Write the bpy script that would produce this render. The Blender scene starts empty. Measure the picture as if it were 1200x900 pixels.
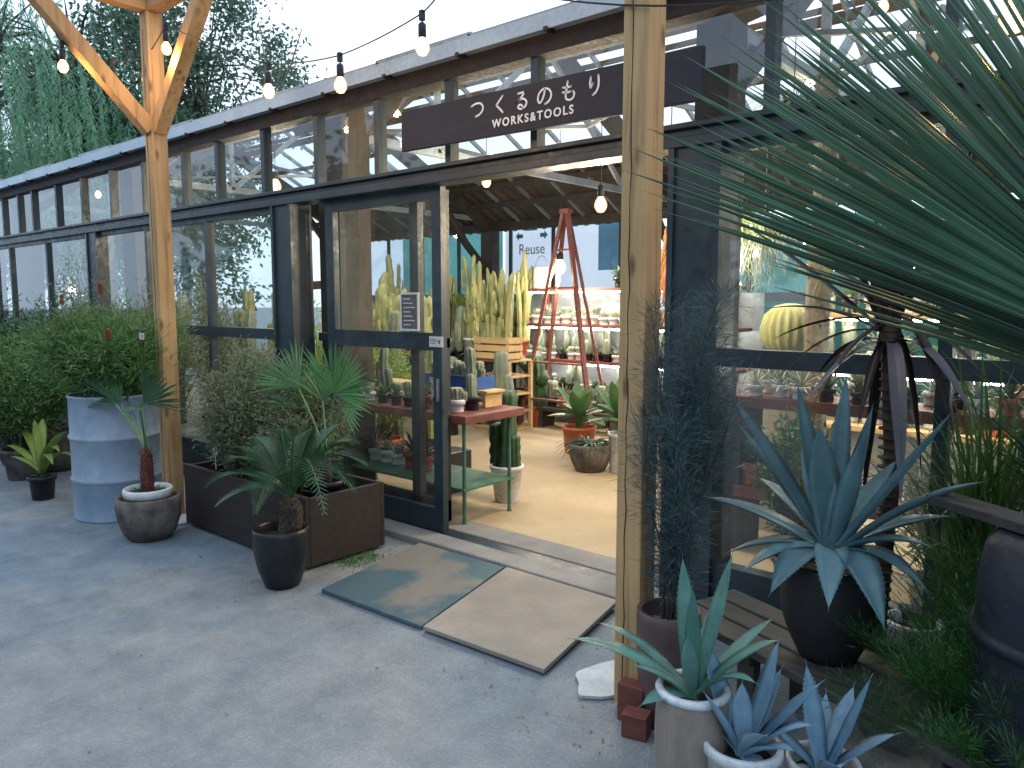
import bpy, math, random
from mathutils import Vector, Matrix
V=Vector
rnd=random.Random(7)
R=math.radians
scene=bpy.context.scene
COL=scene.collection
# ------------------------------------------------------------------ camera
CF=900.0; CH=1.5; CP=R(6.2); CT=R(49.2)
FW=V((-math.cos(CT)*math.cos(CP),math.sin(CT)*math.cos(CP),-math.sin(CP)))
RT=V((math.sin(CT),math.cos(CT),0)); UP=RT.cross(FW)
cam=bpy.data.cameras.new('camera'); co=bpy.data.objects.new('camera',cam); COL.objects.link(co)
cam.sensor_width=36; cam.lens=27; cam.clip_end=500; cam.clip_start=.05
m=Matrix((RT,UP,-FW)).transposed().to_4x4(); m.translation=V((0,0,CH)); co.matrix_world=m
scene.camera=co
def at(px,py,z=None,Y=None,X=None,d=None):
    """a point of the place seen in the photograph at px,py and lying at height z, depth Y or side X"""
    r=FW*CF+RT*(px-600)+UP*(450-py); o=V((0,0,CH))
    if z is not None: t=(z-CH)/r.z
    elif Y is not None: t=Y/r.y
    elif X is not None: t=X/r.x
    else: t=d/CF
    return o+r*t
# ------------------------------------------------------------------ mesh builder
class MB:
    def __init__(s): s.v=[]; s.f=[]
    def add(s,vs,fs):
        o=len(s.v); s.v+= [tuple(p) for p in vs]; s.f+=[tuple(i+o for i in f) for f in fs]
    def box(s,x0,y0,z0,x1,y1,z1):
        s.add([(x0,y0,z0),(x1,y0,z0),(x1,y1,z0),(x0,y1,z0),(x0,y0,z1),(x1,y0,z1),(x1,y1,z1),(x0,y1,z1)],
              [(0,3,2,1),(4,5,6,7),(0,1,5,4),(1,2,6,5),(2,3,7,6),(3,0,4,7)]); return s
    def bar(s,a,b,w,h,up=(0,0,1)):
        a=V(a);b=V(b);t=(b-a).normalized(); u=V(up)
        if abs(t.dot(u))>.98: u=V((1,0,0))
        x=t.cross(u).normalized(); y=x.cross(t)
        vs=[p+x*(i*w/2)+y*(j*h/2) for p in (a,b) for i,j in((-1,-1),(1,-1),(1,1),(-1,1))]
        s.add(vs,[(0,3,2,1),(4,5,6,7),(0,1,5,4),(1,2,6,5),(2,3,7,6),(3,0,4,7)]); return s
    def prism(s,pts,z0,z1):
        n=len(pts); vs=[(p[0],p[1],z0) for p in pts]+[(p[0],p[1],z1) for p in pts]
        s.add(vs,[tuple(range(n-1,-1,-1)),tuple(range(n,2*n))]+[(i,(i+1)%n,n+(i+1)%n,n+i) for i in range(n)]); return s
    def tube(s,pts,rs,n=8,cap=True):
        pts=[V(p) for p in pts]
        if not hasattr(rs,'__len__'): rs=[rs]*len(pts)
        vs=[];fs=[];x=None
        for i,p in enumerate(pts):
            t=(pts[min(i+1,len(pts)-1)]-pts[max(i-1,0)]).normalized()
            if x is None:
                u=V((0,0,1)) if abs(t.z)<.9 else V((1,0,0)); x=t.cross(u).normalized()
            else:
                x=(x-t*x.dot(t)).normalized()
            y=t.cross(x)
            for k in range(n):
                a=2*math.pi*k/n; vs.append(p+(x*math.cos(a)+y*math.sin(a))*rs[i])
        for i in range(len(pts)-1):
            for k in range(n):
                fs.append((i*n+k,i*n+(k+1)%n,(i+1)*n+(k+1)%n,(i+1)*n+k))
        if cap: fs.append(tuple(range(n-1,-1,-1))); fs.append(tuple(range((len(pts)-1)*n,len(pts)*n)))
        s.add(vs,fs); return s
    def lathe(s,prof,n=32,c=(0,0,0),rib=None,sx=1,sy=1):
        vs=[];fs=[];m=len(prof)
        for (r,z) in prof:
            for k in range(n):
                a=2*math.pi*k/n; q=r*(1+(rib[1]*math.cos(rib[0]*a) if rib else 0))
                vs.append((c[0]+q*math.cos(a)*sx,c[1]+q*math.sin(a)*sy,c[2]+z))
        for i in range(m-1):
            for k in range(n): fs.append((i*n+k,i*n+(k+1)%n,(i+1)*n+(k+1)%n,(i+1)*n+k))
        s.add(vs,fs); return s
    def disc(s,r,z,n=32,c=(0,0),bump=0):
        vs=[(c[0],c[1],z+bump)]+[(c[0]+r*math.cos(2*math.pi*k/n),c[1]+r*math.sin(2*math.pi*k/n),z) for k in range(n)]
        s.add(vs,[(0,1+k,1+(k+1)%n) for k in range(n)]); return s
    def blade(s,base,d,L,W,droop=0,segs=6,fold=.25,prof=None,thick=0,side=None,twist=0):
        p=V(base); t=V(d).normalized(); st=L/segs; vs=[];fs=[]
        if side is None:
            sd=t.cross(V((0,0,1)))
            if sd.length<.1: sd=V((1,0,0))
        else: sd=V(side)
        sd.normalize(); sd=(sd-t*sd.dot(t)).normalized()
        if twist: sd=Matrix.Rotation(twist,3,t)@sd
        for i in range(segs+1):
            u=i/segs; w=W*(prof(u) if prof else (1-u)**.7)*.5
            n=sd.cross(t)
            mid=p-n*(w*2*fold)
            if thick:
                vs+=[p-sd*w,mid,p+sd*w,mid-n*(thick*(1-u*.9))]
            else: vs+=[p-sd*w,mid,p+sd*w]
            t=(t+V((0,0,-1))*(droop/segs)).normalized(); sd=(sd-t*sd.dot(t)).normalized(); p=p+t*st
        k=4 if thick else 3
        for i in range(segs):
            a=i*k;b=a+k
            if thick:
                for j in range(4): fs.append((a+j,a+(j+1)%4,b+(j+1)%4,b+j))
            else: fs+= [(a,a+1,b+1,b),(a+1,a+2,b+2,b+1)]
        s.add(vs,fs); return s
    def quad(s,p,a,b):
        p=V(p);s.add([p-a-b,p+a-b,p+a+b,p-a+b],[(0,1,2,3)]);return s
    def leaf(s,p,d,L,w,nrm):
        d=V(d);x=d.cross(nrm)
        if x.length<1e-4: x=V((1,0,0))
        x.normalize(); s.add([p,p+d*(L*.45)+x*w,p+d*L,p+d*(L*.45)-x*w],[(0,1,2,3)]);return s
    def ball(s,c,r,n=16,m=10,sz=1,top=1):
        pr=[(max(1e-4,r*math.sin(math.pi*i/m)),-r*sz*math.cos(math.pi*i/m)) for i in range(m+1)]
        s.lathe(pr,n,c); return s
def obj(name,mb,mat,parent=None,smooth=False,world=False,loc=None,rotz=None):
    me=bpy.data.meshes.new(name)
    vs=mb.v
    if world and parent is not None:
        q=parent
        off=V((0,0,0))
        while q is not None: off=off+q.location; q=q.parent
        vs=[(a-off.x,b-off.y,c-off.z) for a,b,c in vs]
    me.from_pydata(vs,[],mb.f); me.update()
    if smooth: me.polygons.foreach_set('use_smooth',[True]*len(me.polygons))
    if mat: me.materials.append(mat)
    o=bpy.data.objects.new(name,me); COL.objects.link(o)
    if parent is not None: o.parent=parent
    if loc is not None: o.location=loc
    if rotz is not None: o.rotation_euler.z=rotz
    return o
def tag(o,label,cat,group=None,kind=None):
    if label: o['label']=label
    if cat: o['category']=cat
    if group: o['group']=group
    if kind: o['kind']=kind
    return o
def thing(name,label,cat,loc=(0,0,0),rz=0,group=None):
    o=bpy.data.objects.new(name,None); COL.objects.link(o); o.location=V(loc); o.rotation_euler.z=rz
    o.empty_display_size=.1
    return tag(o,label,cat,group)
def dup(root,loc,rz=0,label=None,group=None,scale=1):
    r=root.copy(); COL.objects.link(r); r.location=V(loc); r.rotation_euler.z=rz; r.scale=(scale,)*3
    if label: r['label']=label
    if group: r['group']=group
    for ch in list(root.children):
        c=ch.copy(); COL.objects.link(c); c.parent=r
        for g in list(ch.children):
            e=g.copy(); COL.objects.link(e); e.parent=c
    return r
def bevel(o,w=.004,seg=2):
    b=o.modifiers.new('bevel','BEVEL'); b.width=w; b.segments=seg; b.limit_method='ANGLE'; return o
ORD=['first','second','third','fourth','fifth','sixth','seventh','eighth','ninth','tenth','eleventh','twelfth','thirteenth','fourteenth','fifteenth','sixteenth','seventeenth','eighteenth','nineteenth','twentieth']
# ------------------------------------------------------------------ materials
def newmat(name):
    m=bpy.data.materials.new(name); m.use_nodes=True; nt=m.node_tree; nt.nodes.clear()
    out=nt.nodes.new('ShaderNodeOutputMaterial'); return m,nt,out
def ramp(nt,src,stops):
    r=nt.nodes.new('ShaderNodeValToRGB'); nt.links.new(src,r.inputs[0]); e=r.color_ramp.elements
    while len(e)<len(stops): e.new(.5)
    for i,(p,c) in enumerate(stops): e[i].position=p; e[i].color=(*c,1) if len(c)==3 else c
    return r.outputs[0]
def noise(nt,vec,scale,detail=4,rough=.55,dist=0):
    n=nt.nodes.new('ShaderNodeTexNoise'); n.inputs['Scale'].default_value=scale; n.inputs['Detail'].default_value=detail
    n.inputs['Roughness'].default_value=rough; n.inputs['Distortion'].default_value=dist
    nt.links.new(vec,n.inputs['Vector']); return n.outputs['Fac']
def coords(nt,sc=(1,1,1),kind='Object'):
    t=nt.nodes.new('ShaderNodeTexCoord'); mp=nt.nodes.new('ShaderNodeMapping'); mp.inputs['Scale'].default_value=sc
    nt.links.new(t.outputs[kind],mp.inputs['Vector']); return mp.outputs[0]
def mixc(nt,f,a,b,mode='MIX'):
    n=nt.nodes.new('ShaderNodeMix'); n.data_type='RGBA'; n.blend_type=mode
    for k,x in ((0,f),(6,a),(7,b)):
        if hasattr(x,'is_linked') : nt.links.new(x,n.inputs[k])
        elif k==0: n.inputs[0].default_value=x
        else: n.inputs[k].default_value=(*x,1)
    return n.outputs[2]
def bumpn(nt,h,st,dist=.01,nrm=None):
    b=nt.nodes.new('ShaderNodeBump'); b.inputs['Strength'].default_value=st; b.inputs['Distance'].default_value=dist
    nt.links.new(h,b.inputs['Height']); return b.outputs[0]
def P(name,c,c2=None,rough=.6,scale=6,bump=.2,bscale=40,metal=0,sc=(1,1,1),lo=.35,hi=.65,bdist=.004,rvar=.15):
    m,nt,out=newmat(name); b=nt.nodes.new('ShaderNodeBsdfPrincipled'); nt.links.new(b.outputs[0],out.inputs[0])
    vec=coords(nt,sc); c2=c2 or tuple(x*.65 for x in c)
    f=noise(nt,vec,scale); colr=ramp(nt,f,[(lo,c),(hi,c2)])
    f2=noise(nt,vec,bscale,5,.6); colr=mixc(nt,.35,colr,ramp(nt,f2,[(.3,(.55,.55,.55)),(.7,(1.3,1.3,1.3))]),'MULTIPLY')
    nt.links.new(colr,b.inputs['Base Color'])
    nt.links.new(ramp(nt,f2,[(.3,(rough-rvar,)*3),(.7,(min(1,rough+rvar),)*3)]),b.inputs['Roughness'])
    b.inputs['Metallic'].default_value=metal
    if bump: nt.links.new(bumpn(nt,f2,bump,bdist),b.inputs['Normal'])
    return m
def leafmat(name,c,c2,tr=.3,rough=.45,scale=3,spec=.5,stripe=0):
    m,nt,out=newmat(name); b=nt.nodes.new('ShaderNodeBsdfPrincipled')
    g=nt.nodes.new('ShaderNodeNewGeometry')
    col=mixc(nt,g.outputs['Random Per Island'],c,c2)
    f=noise(nt,coords(nt),scale,3); col=mixc(nt,.6,col,ramp(nt,f,[(.3,(.5,.5,.5)),(.7,(1.35,1.35,1.3))]),'MULTIPLY')
    nt.links.new(col,b.inputs['Base Color']); b.inputs['Roughness'].default_value=rough
    b.inputs['Specular IOR Level'].default_value=spec
    t=nt.nodes.new('ShaderNodeBsdfTranslucent'); nt.links.new(col,t.inputs[0])
    mx=nt.nodes.new('ShaderNodeMixShader'); mx.inputs[0].default_value=tr
    nt.links.new(b.outputs[0],mx.inputs[1]); nt.links.new(t.outputs[0],mx.inputs[2]); nt.links.new(mx.outputs[0],out.inputs[0])
    return m
def wood(name,ax,c,c2,rough=.7,knots=True,bump=.3):
    m,nt,out=newmat(name); b=nt.nodes.new('ShaderNodeBsdfPrincipled'); nt.links.new(b.outputs[0],out.inputs[0])
    sc=[26,26,26]; sc[ax]=1.2; vec=coords(nt,tuple(sc))
    f=noise(nt,vec,1.0,6,.65,.6); col=ramp(nt,f,[(.3,c2),(.5,c),(.72,tuple(x*1.15 for x in c))])
    big=noise(nt,coords(nt),1.7,3); col=mixc(nt,.55,col,ramp(nt,big,[(.3,(.6,.56,.5)),(.65,(1.15,1.12,1.1))]),'MULTIPLY')
    if knots:
        ks=[9,9,9]; ks[ax]=3.2; v=nt.nodes.new('ShaderNodeTexVoronoi'); v.inputs['Scale'].default_value=1; v.inputs['Randomness'].default_value=1
        nt.links.new(coords(nt,tuple(ks)),v.inputs['Vector'])
        k=ramp(nt,v.outputs['Distance'],[(.06,(.25,.16,.09)),(.17,(1,1,1))]); col=mixc(nt,.8,col,k,'MULTIPLY')
    nt.links.new(col,b.inputs['Base Color']); b.inputs['Roughness'].default_value=rough
    nt.links.new(bumpn(nt,f,bump,.003),b.inputs['Normal']); return m
def emit(name,c,s):
    m,nt,out=newmat(name); e=nt.nodes.new('ShaderNodeEmission'); e.inputs[0].default_value=(*c,1); e.inputs[1].default_value=s
    nt.links.new(e.outputs[0],out.inputs[0]); return m
def glass(name,tint=(.86,.91,.9),haze=.018,ior=1.45,hazec=(.42,.46,.47),dirt=.07,wob=.03):
    m,nt,out=newmat(name)
    t=nt.nodes.new('ShaderNodeBsdfTransparent'); t.inputs[0].default_value=(*tint,1)
    g=nt.nodes.new('ShaderNodeBsdfGlossy'); g.inputs['Roughness'].default_value=.03; g.inputs[0].default_value=(.9,.95,1,1)
    lw=nt.nodes.new('ShaderNodeLayerWeight'); lw.inputs[0].default_value=.5
    pw=nt.nodes.new('ShaderNodeMath'); pw.operation='POWER'; nt.links.new(lw.outputs['Facing'],pw.inputs[0]); pw.inputs[1].default_value=4.2
    fr=nt.nodes.new('ShaderNodeMath'); fr.operation='MULTIPLY_ADD'; nt.links.new(pw.outputs[0],fr.inputs[0]); fr.inputs[1].default_value=.9; fr.inputs[2].default_value=.075
    vec=coords(nt); nb=bumpn(nt,noise(nt,vec,1.5,2),wob,.1); nt.links.new(nb,g.inputs['Normal'])
    m1=nt.nodes.new('ShaderNodeMixShader'); nt.links.new(fr.outputs[0],m1.inputs[0]); nt.links.new(t.outputs[0],m1.inputs[1]); nt.links.new(g.outputs[0],m1.inputs[2])
    d=nt.nodes.new('ShaderNodeBsdfDiffuse'); d.inputs[0].default_value=(*hazec,1)
    tl=nt.nodes.new('ShaderNodeBsdfTranslucent'); tl.inputs[0].default_value=(*hazec,1)
    md=nt.nodes.new('ShaderNodeMixShader'); md.inputs[0].default_value=.5; nt.links.new(d.outputs[0],md.inputs[1]); nt.links.new(tl.outputs[0],md.inputs[2])
    hz=ramp(nt,noise(nt,coords(nt,(1,1,.6)),2.2,6,.65,.4),[(.38,(haze,)*3),(.75,(haze+dirt,)*3)])
    m2=nt.nodes.new('ShaderNodeMixShader'); nt.links.new(hz,m2.inputs[0]); nt.links.new(m1.outputs[0],m2.inputs[1]); nt.links.new(md.outputs[0],m2.inputs[2])
    nt.links.new(m2.outputs[0],out.inputs[0]); return m
def translucent(name,c,c2,tr=.6,scale=2):
    m,nt,out=newmat(name); f=noise(nt,coords(nt),scale,5); col=ramp(nt,f,[(.3,c),(.7,c2)])
    d=nt.nodes.new('ShaderNodeBsdfDiffuse'); t=nt.nodes.new('ShaderNodeBsdfTranslucent'); nt.links.new(col,d.inputs[0]); nt.links.new(col,t.inputs[0])
    mx=nt.nodes.new('ShaderNodeMixShader'); mx.inputs[0].default_value=tr; nt.links.new(d.outputs[0],mx.inputs[1]); nt.links.new(t.outputs[0],mx.inputs[2]); nt.links.new(mx.outputs[0],out.inputs[0]); return m
M={}
M['steel']=P('steel_paint',(.030,.052,.068),(.016,.030,.042),rough=.42,bump=.15,bscale=18,scale=3)
M['steel_dark']=P('steel_dark',(.03,.04,.045),(.02,.026,.03),rough=.55)
M['brownsteel']=P('brown_steel',(.055,.046,.038),(.035,.029,.025),rough=.7)
M['darkroof']=P('roof_sheet',(.10,.085,.07),(.06,.05,.042),rough=.8,scale=2)
M['gutter']=P('gutter',(.46,.56,.64),(.36,.45,.53),rough=.4,scale=3,metal=.2)
M['fascia']=P('fascia',(.032,.026,.028),(.02,.016,.018),rough=.7)
M['galv']=P('galv',(.36,.40,.42),(.26,.29,.31),rough=.4,metal=.4)
M['glass']=glass('window_glass')
M['glassdoor']=glass('door_glass',haze=.025,dirt=.09)
M['glassroof']=glass('roof_glass',tint=(.95,.97,1),haze=.02,dirt=.04)
M['teal']=translucent('teal_net',(.16,.42,.38),(.09,.28,.26),.55,1.2)
M['white_t']=translucent('white_banner',(.82,.88,.94),(.74,.82,.9),.6)
M['woodz']=wood('post_wood',2,(.50,.315,.145),(.28,.165,.07))
M['woodx']=wood('beam_wood_x',0,(.44,.25,.11),(.24,.135,.058))
M['woody']=wood('beam_wood_y',1,(.44,.25,.11),(.24,.135,.058))
M['crate']=wood('crate_wood',0,(.55,.38,.19),(.36,.23,.11),knots=False)
M['oldwood']=wood('weathered_plank',0,(.06,.057,.054),(.025,.023,.022),bump=.7)
M['planter']=wood('planter_wood',0,(.030,.021,.019),(.011,.009,.009),knots=False,bump=.6)
M['signwood']=wood('sign_board',0,(.014,.017,.032),(.008,.010,.02),knots=False,bump=.35)
M['mat1']=P('plywood_blue',(.17,.165,.145),(.05,.105,.13),rough=.8,scale=1.9,bscale=40,bump=.35,lo=.44,hi=.52)
M['mat2']=P('plywood_tan',(.31,.275,.23),(.20,.185,.165),rough=.8,scale=2.2,bscale=35,bump=.35)
M['white']=P('white_paint',(.75,.76,.74),(.6,.62,.6),rough=.5,scale=5)
M['whitepot']=P('white_pot',(.68,.71,.73),(.55,.58,.6),rough=.35,bump=.05)
M['black']=P('black_plastic',(.012,.014,.018),(.008,.009,.012),rough=.38,bump=.08)
M['blackmatte']=P('black_pot',(.015,.016,.02),(.02,.022,.026),rough=.6,bump=.2)
M['terra']=P('terracotta',(.50,.13,.06),(.38,.09,.04),rough=.6)
M['stone']=P('stone_bowl',(.17,.145,.125),(.055,.047,.042),rough=.85,scale=9,bump=.6,bscale=50)
M['beige']=P('beige_pot',(.32,.26,.22),(.24,.19,.16),rough=.7,scale=4,sc=(3,3,.6),bump=.3)
M['brownpot']=P('brown_pot',(.12,.075,.075),(.06,.038,.042),rough=.5,scale=5)
M['soil']=P('soil',(.035,.025,.018),(.015,.011,.008),rough=.95,scale=30,bump=1,bscale=90,bdist=.01)
M['gravel']=P('pumice_gravel',(.38,.35,.32),(.08,.07,.06),rough=.95,scale=70,bump=1,bscale=110,bdist=.01,lo=.45,hi=.55)
M['drum']=P('drum_paint',(.30,.38,.47),(.19,.26,.36),rough=.5,scale=2.5,bump=.15,bscale=12)
M['bluedrum']=P('blue_drum',(.010,.013,.026),(.006,.008,.016),rough=.6,bump=.1)
M['redwood']=P('red_paint_wood',(.20,.062,.045),(.12,.04,.032),rough=.6,scale=8,sc=(1,1,4))
M['greenmetal']=P('green_metal',(.07,.19,.13),(.05,.13,.09),rough=.5)
M['bluetray']=P('blue_tray',(.02,.10,.42),(.015,.08,.33),rough=.4)
M['redbrown']=P('palm_trunk_fibre',(.16,.045,.03),(.07,.02,.015),rough=.9,scale=20,bump=1,bscale=60,bdist=.01)
M['bark']=P('bark',(.085,.065,.048),(.035,.027,.02),rough=.9,scale=14,bump=1,bscale=40,bdist=.012)
M['palebark']=P('pale_bark',(.24,.21,.17),(.13,.11,.09),rough=.9,scale=14)
M['copper']=P('driftwood',(.46,.21,.08),(.30,.12,.045),rough=.6,scale=9)
M['conc']=P('concrete',(.26,.26,.25),(.17,.175,.175),rough=.9,scale=3,bump=.5,bscale=60)
M['concwhite']=P('white_footing',(.55,.6,.62),(.42,.47,.5),rough=.9,scale=6,bump=.5)
M['floor']=P('shop_floor',(.43,.345,.22),(.34,.26,.155),rough=.75,scale=1.2,bump=.2,bscale=30)
M['alu']=P('aluminium_track',(.5,.52,.54),(.35,.37,.4),rough=.35,metal=.7)
M['curtain']=translucent('curtain',(.42,.37,.29),(.30,.26,.20),.4,1.5)
M['wallbeige']=P('inner_wall',(.42,.37,.30),(.33,.29,.24),rough=.9,scale=1)
M['paper']=P('paper',(.6,.62,.63),(.5,.52,.53),rough=.8,bump=0)
M['slate']=P('chalk_board',(.07,.08,.085),(.12,.13,.13),rough=.8,scale=14,sc=(1,1,4))
M['ink']=P('ink',(.01,.01,.012),rough=.7,bump=0)
M['pink']=P('pink_flower_print',(.6,.08,.16),(.7,.3,.35),rough=.6,bump=0)
M['signwhite']=P('sign_letter_white',(.85,.84,.86),(.78,.77,.8),rough=.5,bump=0)
M['greenprint']=P('green_print',(.03,.30,.17),rough=.6,bump=0)
M['greyprint']=P('grey_print',(.2,.3,.33),rough=.6,bump=0)
M['blueprint']=P('blue_print',(.10,.30,.52),(.12,.34,.56),rough=.6,bump=0)
M['cable']=P('cable',(.02,.018,.02),rough=.6,bump=0)
def bulbmat(name,core,edge):
    m,nt,out=newmat(name); e=nt.nodes.new('ShaderNodeEmission'); lw=nt.nodes.new('ShaderNodeLayerWeight'); lw.inputs[0].default_value=.45
    nt.links.new(ramp(nt,lw.outputs['Facing'],[(.25,core),(.8,edge)]),e.inputs[0]); e.inputs[1].default_value=4; nt.links.new(e.outputs[0],out.inputs[0]); return m
M['bulb']=bulbmat('lit_bulb',(1,.75,.38),(1,.28,.05))
M['bulbcool']=bulbmat('lit_bulb_outdoor',(1,.78,.42),(1,.32,.07))
M['tubelight']=emit('shelf_light',(1,.93,.82),50)
M['fairy']=emit('fairy_light',(1,.8,.5),14)
L={}
def agmat(name,c,c2):
    m,nt,out=newmat(name); b=nt.nodes.new('ShaderNodeBsdfPrincipled'); nt.links.new(b.outputs[0],out.inputs[0]); g=nt.nodes.new('ShaderNodeNewGeometry')
    col=mixc(nt,g.outputs['Random Per Island'],c,c2); v=coords(nt)
    col=mixc(nt,.8,col,ramp(nt,noise(nt,v,9,5,.65),[(.3,(.6,.66,.66)),(.7,(1.3,1.25,1.22))]),'MULTIPLY')
    sc=ramp(nt,noise(nt,v,38,4,.6),[(.66,(0,0,0)),(.74,(1,1,1))]); col=mixc(nt,sc,col,(.16,.15,.10))
    nt.links.new(col,b.inputs['Base Color']); nt.links.new(ramp(nt,noise(nt,v,22,4),[(.3,(.35,)*3),(.7,(.65,)*3)]),b.inputs['Roughness']); nt.links.new(bumpn(nt,noise(nt,v,60,4),.25,.003),b.inputs['Normal']); return m
L['agblue']=agmat('agave_blue',(.075,.165,.20),(.13,.25,.29))
L['agice']=agmat('agave_ice',(.14,.28,.40),(.25,.40,.52))
L['aggreen']=agmat('agave_green',(.075,.20,.17),(.12,.27,.22))
L['fan']=leafmat('fan_palm_leaf',(.016,.065,.028),(.06,.15,.085),.22,.36,4)
L['fan2']=leafmat('fan_palm_bright',(.05,.17,.06),(.10,.24,.09),.3,.42,4)
L['fan2b']=leafmat('small_palm_leaf',(.025,.095,.04),(.05,.14,.06),.2,.4,4)
L['cycad']=leafmat('cycad_leaf',(.015,.065,.03),(.03,.11,.05),.12,.3,4)
L['purple']=leafmat('cordyline_leaf',(.016,.009,.010),(.04,.024,.025),.15,.33,4)
L['purplegrey']=leafmat('cordyline_sheen',(.10,.10,.13),(.14,.14,.17),.1,.4,4)  # sheen of the bent leaves put into a paler base colour
L['olive']=leafmat('olive_wisps',(.16,.20,.11),(.27,.31,.18),.3,.6,3)
L['shrub']=leafmat('shrub_leaf',(.06,.16,.045),(.14,.27,.075),.3,.5,2)
L['shrubdark']=leafmat('shrub_dark',(.016,.05,.022),(.035,.09,.04),.25,.5,2)
L['wire']=leafmat('wire_bush',(.05,.10,.11),(.085,.15,.16),.1,.6,3)
L['yellow']=leafmat('yellow_leaf',(.36,.46,.10),(.22,.33,.06),.35,.45,5)
L['fern']=leafmat('feathery_leaf',(.018,.085,.02),(.05,.16,.035),.3,.5,4)
L['grass']=leafmat('grass_leaf',(.045,.12,.03),(.10,.20,.05),.3,.4,4)
L['aloe']=leafmat('aloe_leaf',(.08,.19,.07),(.14,.27,.10),.12,.35,5)
L['willow']=leafmat('willow_leaf',(.19,.38,.25),(.30,.50,.32),.55,.5,1)
L['tree']=leafmat('tree_leaf',(.06,.12,.08),(.12,.2,.12),.45,.5,1)
L['treelow']=leafmat('tree_low_leaf',(.05,.14,.085),(.10,.21,.12),.4,.5,1)
L['succ']=leafmat('pale_succulent',(.30,.36,.25),(.5,.5,.4),.15,.5,8)
L['haw']=leafmat('green_succulent',(.06,.14,.06),(.13,.20,.09),.15,.4,8)
L['airplant']=leafmat('silver_leaf',(.32,.36,.32),(.45,.48,.42),.2,.5,8)
L['weed']=leafmat('weed_leaf',(.05,.16,.03),(.09,.24,.05),.3,.5,8)
L['litter']=leafmat('dry_leaf',(.22,.17,.10),(.07,.055,.035),.1,.7,8)
L['orange']=leafmat('banksia_bract',(.42,.10,.03),(.30,.07,.03),.2,.6,8)
M['cactus']=P('cactus_skin',(.045,.10,.045),(.03,.07,.035),rough=.5,scale=8,bump=.3,bscale=70)
M['cactusy']=P('cactus_yellow',(.36,.35,.15),(.19,.23,.09),rough=.55,scale=8,bump=.3,bscale=70)
M['cactusg']=P('cactus_grey',(.22,.25,.19),(.11,.15,.10),rough=.6,scale=8,bump=.3,bscale=70)
M['barrel']=P('barrel_cactus_skin',(.40,.38,.14),(.30,.30,.10),rough=.6,scale=8,bump=.5,bscale=60)
def asphalt():
    m,nt,out=newmat('asphalt'); b=nt.nodes.new('ShaderNodeBsdfPrincipled'); nt.links.new(b.outputs[0],out.inputs[0])
    v=coords(nt)
    big=noise(nt,v,.55,5,.6,.4); c=ramp(nt,big,[(.3,(.115,.175,.22)),(.46,(.185,.225,.26)),(.58,(.25,.26,.262)),(.72,(.175,.21,.235))])
    med=noise(nt,v,4.5,5,.65); c=mixc(nt,.6,c,ramp(nt,med,[(.32,(.62,.66,.70)),(.68,(1.34,1.32,1.28))]),'MULTIPLY')
    vo=nt.nodes.new('ShaderNodeTexVoronoi'); vo.inputs['Scale'].default_value=120; nt.links.new(v,vo.inputs['Vector'])
    sp=ramp(nt,vo.outputs['Color'],[(.3,(.8,.8,.8)),(.62,(1,1,1)),(.93,(1.5,1.5,1.45))]); c=mixc(nt,.35,c,sp,'MULTIPLY')
    # damp stains
    st=noise(nt,coords(nt,(1,1,1)),1.3,6,.7,1.0); c=mixc(nt,.6,c,ramp(nt,st,[(.28,(.5,.55,.6)),(.40,(1,1,1))]),'MULTIPLY')
    nt.links.new(c,b.inputs['Base Color']); b.inputs['Roughness'].default_value=.82
    f=noise(nt,v,90,4,.7); add=nt.nodes.new('ShaderNodeMath'); add.operation='ADD'; nt.links.new(f,add.inputs[0]); nt.links.new(vo.outputs['Distance'],add.inputs[1])
    nt.links.new(bumpn(nt,add.outputs[0],.55,.006),b.inputs['Normal']); return m
M['asphalt']=asphalt()
#SECTION-GROUND
# ------------------------------------------------------------------ setting
g=MB(); g.add([(-150,-150,0),(150,-150,0),(150,150,0),(-150,150,0)],[(0,1,2,3)])
tag(obj('ground',g,M['asphalt']),None,None,kind='structure')
FY=3.25                     # the shop front stands on this line
g=MB(); g.add([(-12.5,3.62,.03),(3.5,3.62,.03),(3.5,9.25,.03),(-12.5,9.25,.03)],[(0,1,2,3)])
tag(obj('shop_floor',g,M['floor']),None,None,kind='structure')
g=MB().box(-12.5,3.10,-.05,3.5,3.27,.045); g.box(-12.5,3.40,-.05,3.5,3.62,.036)
o=obj('threshold_kerb',g,M['conc']); tag(o,None,None,kind='structure'); bevel(o,.012)
g=MB().box(-12.5,3.27,-.04,3.5,3.40,.028)
tag(obj('door_track_channel',g,M['steel']),None,None,kind='structure')
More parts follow.
